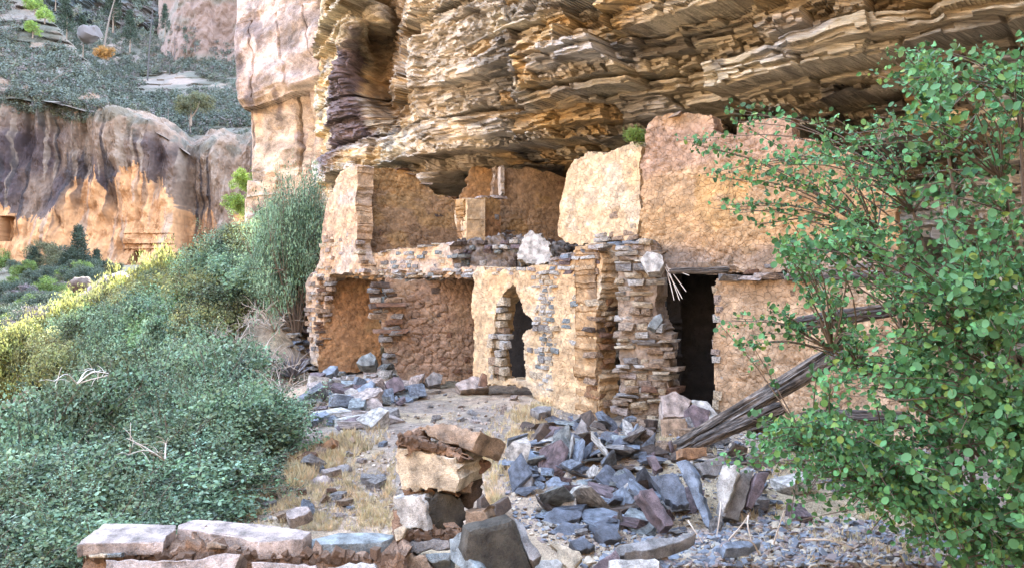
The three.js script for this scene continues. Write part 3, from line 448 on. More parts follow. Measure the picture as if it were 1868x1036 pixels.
R.outerLower = wall({ a: [548, 15.3], b: [606, 14.2], thick: 0.35, seed: 23, palette: pinkP, crack: 0.4, outline: [[565, 498], [606, 500], [586, 522], [592, 560], [588, 592], [580, 620], [582, 668], [566, 662], [562, 600], [557, 560], [556, 520]], label: 'broken white edge of the outer wall, lower storey' });
R.orange = wall({ a: [575, 14.5], b: [695, 14.8], thick: 0.3, seed: 25, palette: orangeP, outline: [[583, 505], [695, 500], [695, 680], [580, 680], [580, 620], [590, 570], [582, 530]], label: 'orange brown wall at the back of the leftmost lower room' });
R.brown = wall({ a: [690, 12.9], b: [868, 13.2], thick: 0.32, seed: 27, palette: [[0.38, 0.255, 0.175], [0.33, 0.215, 0.145], [0.42, 0.29, 0.19]], crackSize: 8, crack: 1.5, outline: [[703, 508], [760, 511], [868, 507], [868, 695], [735, 700], [716, 662], [704, 640], [694, 600], [698, 560], [704, 540]], label: 'lumpy reddish brown wall left of the keyhole doorway' });
R.front = wall({ a: [862, 12.2], b: [1095, 9.95], thick: 0.34, seed: 29, palette: creamP, crack: 0.35, rough: 0.010, jag: 0.05, outline: [[862, 500], [870, 487], [1000, 488], [1012, 478], [1030, 468], [1060, 455], [1092, 448], [1098, 470], [1093, 560], [1086, 640], [1094, 700], [1090, 785], [1060, 780], [1000, 760], [960, 705], [862, 700]], holes: [[[935, 519], [948, 538], [955, 565], [967, 578], [977, 598], [962, 602], [955, 616], [958, 692], [900, 692], [896, 640], [903, 600], [908, 560], [918, 540]]], label: 'cream plastered front wall with the jagged keyhole doorway' });
R.frontEnd = wall({ a: [1086, 9.95], b: [1128, 10.2], thick: 0.4, seed: 31, palette: [[0.42, 0.27, 0.14], [0.48, 0.31, 0.16], [0.30, 0.2, 0.12]], crackSize: 7, crack: 1.6, outline: [[1088, 450], [1110, 444], [1128, 448], [1124, 520], [1126, 600], [1120, 700], [1126, 785], [1090, 785], [1088, 640]], label: 'brown broken end of the cream front wall, beside a long crack' });
R.jamb = wall({ a: [1128, 9.75], b: [1232, 9.45], thick: 0.5, seed: 33, palette: [[0.36, 0.29, 0.23], [0.45, 0.36, 0.28], [0.26, 0.2, 0.16]], crack: 1.2, outline: [[1130, 452], [1160, 440], [1186, 438], [1194, 470], [1198, 500], [1196, 560], [1206, 592], [1216, 620], [1220, 700], [1226, 800], [1140, 800], [1130, 700]], label: 'stacked stone pillar forming the left jamb of the tall black doorway' });
R.lower = wall({ a: [1305, 9.15], b: [1720, 7.9], thick: 0.36, seed: 35, palette: [[0.53, 0.385, 0.25], [0.57, 0.42, 0.28], [0.45, 0.31, 0.19]], crackSize: 10, outline: [[1306, 512], [1325, 508], [1450, 505], [1500, 512], [1720, 500], [1720, 820], [1420, 790], [1308, 752], [1304, 700], [1302, 620], [1308, 560]], label: 'rough tan lower wall right of the tall black doorway' });
// floor of the upper rooms: rubble and mud over the lower rooms
R.fill = wall({ a: [818, 13.0], b: [1040, 12.2], thick: 2.4, seed: 37, cell: 0.03, rough: 0.06, crack: 2, jag: 0.1, palette: greyP, body: 'rubble_fill', outline: [[824, 446], [845, 440], [905, 432], [950, 438], [1000, 444], [1025, 450], [1030, 500], [824, 500]], label: 'grey rubble and mud lying on the upper floor between the rooms' });
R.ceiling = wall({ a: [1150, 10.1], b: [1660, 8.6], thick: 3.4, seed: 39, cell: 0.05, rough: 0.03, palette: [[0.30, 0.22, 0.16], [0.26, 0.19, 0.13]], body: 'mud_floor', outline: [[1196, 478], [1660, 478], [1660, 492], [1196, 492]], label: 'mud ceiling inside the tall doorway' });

R.shadeBack = wall({ a: [1180, 10.9], b: [1500, 10.3], thick: 0.2, seed: 41, cell: 0.05, palette: [[0.035, 0.03, 0.028], [0.028, 0.025, 0.023]], outline: [[1180, 470], [1480, 470], [1480, 780], [1180, 780]], label: 'wall deep inside the tall doorway, coloured near black for shade' });  // near-black palette paints the darkness of the unlit room
R.shadeSide = wall({ a: [1196, 10.8], b: [1236, 9.75], thick: 0.2, seed: 43, cell: 0.05, palette: [[0.035, 0.03, 0.028], [0.028, 0.025, 0.023]], outline: [[1190, 470], [1216, 470], [1216, 790], [1190, 790]], label: 'side wall inside the tall doorway, coloured near black for shade' });  // added side wall, its black colour standing for shade
R.shadeKey = wall({ a: [860, 13.5], b: [1075, 12.2], thick: 0.2, seed: 45, cell: 0.05, palette: [[0.035, 0.03, 0.028], [0.028, 0.025, 0.023]], outline: [[860, 500], [1075, 480], [1075, 730], [860, 730]], label: 'wall inside the keyhole doorway, coloured near black for shade' });  // black colour paints the shade behind the keyhole opening
// stones of the walls
const palemats = [S.pale, S.cream, S.pink, S.grey], darkmats = [S.rust, S.tan, S.darkBrown, S.mauve], greymats = [S.teal, S.pale, S.pale, S.cream, S.pale];
courses(R.outerUpper, [[586, 430], [650, 425], [662, 498], [574, 500]], { mats: [S.pink, S.cream, S.pale, S.tan], seed: 1, out: [0, 0.03], fill: 0.55 });
courses(R.frontBand, [[605, 472], [826, 450], [870, 490], [870, 505], [605, 500]], { mats: [S.pale, S.pink, S.grey, S.cream, S.teal], seed: 2, h: [0.05, 0.09], l: [0.12, 0.3], out: [0.0, 0.03], fill: 0.55 });
courses(R.frontBand, [[570, 488], [610, 486], [700, 494], [870, 488], [870, 506], [700, 508], [600, 504], [570, 506]], { mats: [S.pale, S.tan, S.grey, S.cream], seed: 3, h: [0.035, 0.055], l: [0.12, 0.4], out: [0.02, 0.08], fill: 0.9, kind: 'slab' });
caps(R.frontBand, [[600, 470], [640, 470], [700, 460], [818, 444]], { mats: [S.pink, S.pale, S.cream], seed: 4 });
caps(R.backUpper, [[644, 303], [735, 309], [775, 336], [835, 364]], { mats: [S.tan, S.rust, S.grey], seed: 5, fill: 0.45, h: [0.03, 0.05] });
courses(R.outerLower, [[560, 500], [604, 500], [592, 560], [586, 620], [580, 664], [558, 600]], { mats: [S.pale, S.pink, S.grey, S.tan], seed: 6, out: [0.0, 0.05], fill: 0.6 });
courses(R.brown, [[678, 515], [720, 512], [728, 560], [724, 640], [720, 680], [705, 650], [690, 600], [680, 560]], { mats: [S.rust, S.tan, S.grey, S.darkBrown, S.pale], seed: 7, h: [0.06, 0.12], l: [0.16, 0.34], out: [0.02, 0.09], fill: 1, dep: 0.24 });
courses(R.brown, [[735, 515], [862, 512], [862, 690], [735, 690]], { mats: [S.rust, S.darkBrown, S.tan], seed: 8, h: [0.07, 0.14], l: [0.08, 0.18], out: [-0.02, 0.02], fill: 0.16 });
[[672, 556, 0.62], [672, 604, 0.68]].forEach(([px, py, l], i) => { const r = rngOf(40 + i), [x, y] = R.brown.pl.uv(px, py); setStone(R.brown, x + l / 2, y, 0.02, l, 0.07, 0.2, S.rust, r, 'slab', 0.04); });
courses(R.orange, [[582, 510], [602, 508], [606, 560], [600, 600], [592, 660], [580, 660]], { mats: [S.rust, S.darkBrown, S.tan], seed: 9, out: [0.01, 0.05], fill: 0.8, h: [0.04, 0.08] });
courses(R.front, [[972, 500], [1012, 494], [1012, 690], [1000, 740], [976, 700], [980, 640]], { mats: greymats, seed: 10, h: [0.04, 0.08], l: [0.08, 0.22], out: [-0.01, 0.03], fill: 0.95 });
courses(R.front, [[1028, 500], [1060, 495], [1058, 590], [1040, 680], [1026, 600]], { mats: [S.cream, S.pale, S.teal, S.tan], seed: 11, h: [0.05, 0.09], out: [-0.02, 0.02], fill: 0.35 });
courses(R.front, [[868, 488], [1000, 488], [1000, 502], [868, 500]], { mats: [S.pale, S.pink, S.cream], seed: 12, h: [0.05, 0.08], out: [0.0, 0.04], fill: 0.9 });
caps(R.front, [[1000, 488], [1030, 468], [1092, 448]], { mats: [S.pale, S.blue, S.cream], seed: 13, h: [0.05, 0.08] });
courses(R.front, [[1010, 466], [1092, 452], [1094, 500], [1004, 500]], { mats: [S.pale, S.blue, S.cream, S.pink, S.mauve], seed: 14, h: [0.05, 0.08], l: [0.14, 0.34], out: [0.01, 0.06], fill: 0.85 });
{ // the ragged left side of the keyhole doorway
  const saved = R.front.holes; R.front.holes = [];
  courses(R.front, [[906, 545], [918, 532], [924, 560], [918, 596], [922, 612], [924, 692], [894, 692], [894, 612], [900, 590]], { mats: [S.cream, S.pale, S.cream, S.tan], seed: 15, h: [0.07, 0.16], l: [0.10, 0.24], out: [-0.02, 0.09], fill: 0.95, dep: 0.16 });
  courses(R.front, [[966, 592], [992, 596], [994, 690], [966, 690]], { mats: [S.pale, S.cream, S.grey], seed: 16, h: [0.08, 0.13], l: [0.12, 0.2], out: [0, 0.03], fill: 0.55, dep: 0.14 });
  R.front.holes = saved;
}
courses(R.frontEnd, [[1088, 455], [1126, 452], [1126, 520], [1124, 600], [1124, 780], [1090, 780]], { mats: [S.tan, S.rust, S.orange, S.darkBrown, S.cream], seed: 17, h: [0.06, 0.12], l: [0.12, 0.26], out: [0.0, 0.06], fill: 0.6, dep: 0.25 });
courses(R.jamb, [[1130, 446], [1190, 440], [1200, 470], [1204, 560], [1210, 592], [1222, 620], [1226, 700], [1230, 800], [1134, 800]], { mats: [S.cream, S.pink, S.warm, S.pale, S.warm, S.pale, S.grey, S.cream], seed: 18, h: [0.035, 0.11], l: [0.12, 0.34], out: [0.03, 0.13], fill: 0.95, dep: 0.28 });
courses(R.jamb, [[1150, 600], [1224, 620], [1230, 800], [1150, 800]], { mats: [S.tan, S.rust, S.cream], seed: 19, h: [0.08, 0.13], l: [0.2, 0.34], out: [0.09, 0.15], fill: 0.35, dep: 0.28 });
caps(R.jamb, [[1130, 446], [1160, 440], [1192, 438]], { mats: [S.pale, S.cream, S.grey], seed: 20 });
caps(R.lower, [[1306, 508], [1370, 506], [1455, 504], [1560, 500]], { mats: [S.pale, S.pink, S.grey], seed: 21, l: [0.28, 0.46], h: [0.05, 0.085], over: 0.09, fill: 1 });
courses(R.lower, [[1303, 515], [1318, 513], [1316, 620], [1316, 748], [1304, 748]], { mats: [S.pale, S.pink, S.cream], seed: 22, h: [0.07, 0.15], l: [0.09, 0.14], out: [0.0, 0.03], fill: 0.8 });
courses(R.lower, [[1340, 540], [1520, 530], [1500, 700], [1340, 720]], { mats: [S.tan, S.grey, S.orange, S.pink], seed: 23, out: [-0.03, 0.01], fill: 0.1 });
courses(R.tall, [[1210, 470], [1340, 488], [1640, 480], [1640, 500], [1340, 502], [1215, 490]], { mats: [S.grey, S.tan, S.rust, S.pale], seed: 24, h: [0.05, 0.1], l: [0.12, 0.3], out: [0.0, 0.05], fill: 0.8 });
courses(R.tall, [[1200, 440], [1480, 440], [1480, 490], [1200, 480]], { mats: [S.grey, S.mauve, S.blue, S.tan], seed: 25, out: [-0.03, 0.01], fill: 0.16 });
caps(R.tall, [[1184, 224], [1240, 208], [1298, 208]], { mats: [S.pink, S.tan], seed: 26, fill: 0.5 });
courses(R.cream, [[1110, 380], [1165, 370], [1164, 430], [1110, 430]], { mats: [S.tan, S.cream, S.teal, S.pink], seed: 27, out: [-0.02, 0.025], fill: 0.4, h: [0.07, 0.13] });
courses(R.cream, [[1086, 428], [1166, 425], [1164, 446], [1086, 450]], { mats: [S.blue, S.pale, S.tan], seed: 28, out: [0.01, 0.06], fill: 0.9, h: [0.05, 0.08], l: [0.18, 0.36] });
courses(R.fill, [[830, 440], [1010, 436], [1014, 496], [830, 492]], { mats: [S.grey, S.darkBrown, S.mauve, S.teal, S.pale], seed: 29, h: [0.06, 0.14], l: [0.1, 0.22], out: [0.0, 0.12], fill: 0.6, dep: 0.24 });
courses(R.backRight, [[905, 310], [1030, 322], [1030, 440], [905, 440]], { mats: [S.darkBrown, S.rust, S.grey], seed: 30, out: [-0.03, 0.01], fill: 0.08 });
courses(R.backUpper, [[655, 310], [800, 360], [820, 440], [660, 470]], { mats: [S.darkBrown, S.rust, S.grey, S.mauve], seed: 31, out: [-0.03, 0.01], fill: 0.07 });
courses(R.stub, [[855, 368], [910, 364], [910, 440], [855, 440]], { mats: [S.orange, S.grey, S.cream], seed: 32, out: [-0.01, 0.03], fill: 0.2, h: [0.07, 0.12] });
caps(R.stub, [[850, 364], [912, 360]], { mats: [S.pink, S.pale], seed: 33 });

// ------------------------------------------------------------------ single stones with their own outline
// the outline is measured on a plane through a point with a normal, then cut as a slab of real thickness
function cutSlab(pxPoly, p0, n, thick, seed, { bevel = 0.007, rough = 0.014, step = 0.035, skew = 0.15 } = {}) {
  n = n.clone().normalize(); const e = Math.abs(n.y) > 0.9 ? V(1, 0, 0) : V(0, 1, 0).cross(n).normalize(); const ux = e.clone().addScaledVector(n, -e.dot(n)).normalize(), uy = n.clone().cross(ux);
  const cam = V(0, EYE, 0), pts = pxPoly.map(([x, y]) => { const r = ray(x, y), t = p0.clone().sub(cam).dot(n) / r.dot(n), q = cam.clone().addScaledVector(r, t).sub(p0); return new THREE.Vector2(q.dot(ux), q.dot(uy)); });
  const r = rngOf(seed), line = []; pts.forEach((a, i) => { const b = pts[(i + 1) % pts.length], k = Math.max(1, Math.round(a.distanceTo(b) / step)); for (let j = 0; j < k; j++) { const q = a.clone().lerp(b, j / k); if (j) q.add(new THREE.Vector2((r() - 0.5) * rough, (r() - 0.5) * rough)); line.push(q); } });
  let g = new THREE.ExtrudeGeometry(new THREE.Shape(line), { depth: thick, bevelEnabled: true, bevelThickness: bevel, bevelSize: bevel, bevelOffset: -bevel, bevelSegments: 2, steps: Math.max(2, Math.round(thick / 0.05)) });
  g.deleteAttribute('normal'); g.deleteAttribute('uv'); g = mergeVertices(g, 1e-4);
  const p = g.attributes.position, sk = [(r() - 0.5) * skew, (r() - 0.5) * skew];
  for (let i = 0; i < p.count; i++) { let x = p.getX(i), y = p.getY(i), z = p.getZ(i); const inn = z < thick * 0.95 ? 1 : 0; x += (thick - z) * sk[0]; y += (thick - z) * sk[1]; x += (fbm(x * 9, y * 9, z * 11 + seed, 3) - 0.5) * rough * 2.4 * (0.4 + 0.6 * inn); y += (fbm(x * 9 + 30, y * 9, z * 11 + seed, 3) - 0.5) * rough * 2.4 * (0.4 + 0.6 * inn); z += (fbm(x * 4, y * 4, z * 4 + seed, 4) - 0.5) * rough * 1.8; p.setXYZ(i, x, y, z - thick); }
  g = boxUV(toCreasedNormals(g, 0.4), 1.4);
  const m = new THREE.Matrix4().makeBasis(ux, uy, n).setPosition(p0); g.applyMatrix4(m); return g;
}
function cutStone(name, pxPoly, d, n, thick, mat, seed, label, category = 'rock', opt = {}, parent) {
  const cx = pxPoly.reduce((s, p) => s + p[0], 0) / pxPoly.length, cy = pxPoly.reduce((s, p) => s + p[1], 0) / pxPoly.length;
  const p0 = d === 'ground' ? groundHit(cx, Math.max(...pxPoly.map((p) => p[1])) - 2) : null, q = p0 ? P(cx, cy, -p0.z) : P(cx, cy, d);
  const g = cutSlab(pxPoly, q, V(...n), thick, seed, opt);
  g.computeBoundingBox(); const b = g.boundingBox, o = V((b.min.x + b.max.x) / 2, b.min.y, (b.min.z + b.max.z) / 2);
  if (parent) { o.copy(parent.position); g.translate(-o.x, -o.y, -o.z); return mesh(name, g, mat, parent); }
  g.translate(-o.x, -o.y, -o.z); const m = mesh(name, g, mat); m.position.copy(o); tag(m, label, category, opt.group); return m;
}
const z5 = (pts) => pts.map(([x, y]) => [880 + x / 3.5, 740 + y / 3.5]), z6 = (pts) => pts.map(([x, y]) => [1150 + x / 4.045, 780 + y / 4.045]), z4 = (pts) => pts.map(([x, y]) => [680 + x / 3.5, 740 + y / 3.5]), z8 = (pts) => pts.map(([x, y]) => [400 + x / 2.878, 600 + y / 2.878]), z7 = (pts) => pts.map(([x, y]) => [120 + x / 3.013, 880 + y / 3.013]);
// ------------------------------------------------------------------ low wall and stone stack in the foreground
{
  const t = group('low_stone_wall', V(-1.2, 0, -4)); tag(t, 'low mud mortared wall with flat pinkish capstones in the foreground', 'wall');
  cutStone('capstone', z7([[207, 232], [602, 238], [604, 262], [548, 300], [532, 336], [90, 342], [58, 352], [75, 330]]), 3.93, [0, 1, 0.02], 0.05, S.pink, 1, null, null, { rough: 0.008, step: 0.03 }, t);
  cutStone('capstone', z7([[614, 240], [700, 210], [900, 218], [1080, 235], [1348, 276], [1300, 318], [1062, 334], [900, 300], [700, 272], [612, 262]]), 4.0, [-0.03, 1, 0.06], 0.075, S.pink, 2, null, null, { rough: 0.008, step: 0.03 }, t);
  cutStone('capstone', z7([[1350, 318], [1500, 280], [1690, 280], [1802, 292], [1790, 312], [1735, 336], [1560, 342], [1372, 350]]), 4.02, [0.02, 1, 0.03], 0.095, S.teal, 3, null, null, { rough: 0.008, step: 0.03 }, t);
  cutStone('stone', z7([[215, 424], [400, 432], [700, 430], [870, 390], [962, 395], [930, 470], [900, 540], [215, 540]]), 3.72, [0.02, 0.5, 0.86], 0.2, S.pink, 4, null, null, { rough: 0.014 }, t);
  cutStone('stone', z7([[1020, 440], [1160, 442], [1380, 458], [1400, 540], [1040, 540]]), 3.74, [0, 0.5, 0.86], 0.2, S.pink, 5, null, null, { rough: 0.014 }, t);
  cutStone('stone', z7([[1440, 470], [1560, 438], [1700, 450], [1720, 540], [1420, 540]]), 3.74, [0, 0.6, 0.8], 0.2, S.pale, 6, null, null, { rough: 0.014 }, t);
  cutStone('stone', z7([[122, 396], [190, 388], [215, 398], [212, 416], [128, 416]]), 3.78, [-0.2, 0.3, 0.93], 0.12, S.cream, 7, null, null, {}, t);
  cutStone('stone', z7([[222, 392], [306, 386], [302, 412], [226, 414]]), 3.78, [0.1, 0.3, 0.95], 0.1, S.teal, 8, null, null, {}, t);
  cutStone('stone', z7([[770, 335], [800, 326], [850, 345], [850, 366], [775, 372]]), 3.8, [0, 0.4, 0.9], 0.12, S.tan, 9, null, null, { rough: 0.02 }, t);
  cutStone('mortar', z7([[118, 408], [300, 396], [600, 372], [640, 330], [900, 352], [1100, 392], [1390, 398], [1400, 424], [1680, 420], [1868, 380], [1868, 640], [118, 640]]), 3.86, [0, 0.05, 1], 0.3, M.mortar, 10, null, null, { rough: 0.05, step: 0.02, bevel: 0.02 }, t);
  const r = rngOf(77);
  for (let i = 0; i < 130; i++) { const x = lerp(130, 1860, r()), y = lerp(385, 440, r()); const m = mesh('mortar_lump', pick(r, GEO.block), M.mortar, t); const [px, py] = z7([[x, y]])[0]; const s = lerp(0.015, 0.045, r()); m.position.copy(P(px, py, 3.85)).sub(t.position); m.scale.set(s * 1.3, s, s); m.rotation.set(r() * 6, r() * 6, r() * 6); }
}
{
  const t = group('stone_pillar', V(-0.35, 0, -4.25)); tag(t, 'stack of big cream blocks in mud mortar, free standing in the foreground', 'stone pillar');
  const c = (name, pts, d, n, th, mat, seed, opt = {}) => cutStone(name, z4(pts), d, n, th, mat, seed, null, null, { rough: 0.02, step: 0.025, ...opt }, t);
  c('stone', [[300, 137], [420, 116], [520, 114], [622, 152], [690, 168], [640, 290], [560, 268], [490, 242], [420, 225]], 4.22, [-0.45, 0.35, 0.82], 0.26, S.tan, 1, { skew: 0.3 });
  c('stone', [[155, 262], [300, 285], [530, 325], [552, 400], [556, 470], [536, 540], [340, 542], [180, 525], [150, 420], [140, 320]], 4.14, [-0.3, 0.12, 0.94], 0.27, S.cream, 2, { skew: 0.3, rough: 0.026 });
  c('stone', [[130, 578], [310, 565], [345, 650], [350, 800], [200, 772], [150, 690]], 4.12, [-0.45, 0.08, 0.88], 0.22, S.pale, 3);
  c('stone', [[318, 566], [500, 560], [595, 640], [584, 782], [356, 800]], 4.16, [0.28, 0, 0.96], 0.2, S.olive, 4, { rough: 0.045 });  // same block's right face, painted dark for its shaded side
  c('stone', [[556, 482], [642, 490], [632, 560], [548, 546]], 4.22, [0.3, 0.1, 0.95], 0.16, S.tan, 5);
  c('stone', [[596, 664], [724, 655], [736, 742], [642, 782], [590, 770]], 4.1, [-0.15, 0.25, 0.95], 0.2, S.tan, 6);
  c('stone', [[690, 345], [742, 350], [756, 392], [692, 440], [640, 400]], 4.3, [0.4, 0.1, 0.9], 0.2, S.rust, 7);
  c('stone', [[560, 300], [690, 318], [694, 420], [690, 560], [640, 664], [556, 640], [560, 450]], 4.32, [0.4, 0, 0.9], 0.22, S.darkBrown, 8, { rough: 0.035 });
  c('stone', [[125, 886], [320, 862], [490, 850], [496, 906], [320, 930], [130, 950]], 4.06, [0.0, 0.25, 0.96], 0.25, S.grey, 9);
  c('stone', [[134, 790], [170, 770], [222, 782], [190, 850], [150, 868]], 4.05, [-0.3, 0.3, 0.9], 0.15, S.cream, 10);
  c('stone', [[330, 942], [496, 935], [490, 992], [395, 1004], [340, 980]], 3.98, [-0.1, 0.5, 0.86], 0.2, S.teal, 11);
  c('stone', [[165, 960], [330, 950], [380, 1036], [420, 1100], [180, 1100]], 3.96, [-0.1, 0.3, 0.95], 0.2, S.tan, 12);
  c('mortar', [[158, 262], [162, 222], [186, 178], [250, 168], [300, 214], [400, 232], [520, 262], [596, 310], [530, 332], [300, 292]], 4.17, [-0.2, 0.2, 0.95], 0.24, M.mortar, 13, { rough: 0.05, step: 0.015 });
  c('mortar', [[130, 800], [350, 790], [560, 780], [540, 850], [320, 865], [130, 885]], 4.1, [-0.1, 0.1, 1], 0.24, M.mortar, 14, { rough: 0.05, step: 0.015 });
  c('mortar', [[118, 660], [150, 680], [190, 770], [130, 810], [108, 740]], 4.16, [-0.5, 0.1, 0.9], 0.15, M.mortar, 15, { rough: 0.05, step: 0.015 });
  c('mortar', [[180, 526], [540, 540], [560, 575], [180, 580]], 4.2, [-0.1, 0.1, 1], 0.22, M.mortar, 16, { rough: 0.03, step: 0.02 });
  const r = rngOf(78);
  for (let i = 0; i < 70; i++) { const top = i < 38; const x = top ? lerp(165, 560, r()) : lerp(140, 540, r()), y = top ? 225 + (x - 165) * 0.16 - (x < 270 ? r() * 50 : r() * 24) + 10 : lerp(795, 855, r()); const m = mesh('mortar_lump', pick(r, GEO.block), M.mortar, t); const [px, py] = z4([[x, y]])[0]; const s = lerp(0.014, 0.036, r()); m.position.copy(P(px, py, top ? 4.14 : 4.07)).sub(t.position); m.scale.setScalar(s); m.rotation.set(r() * 6, r() * 6, r() * 6); }
}
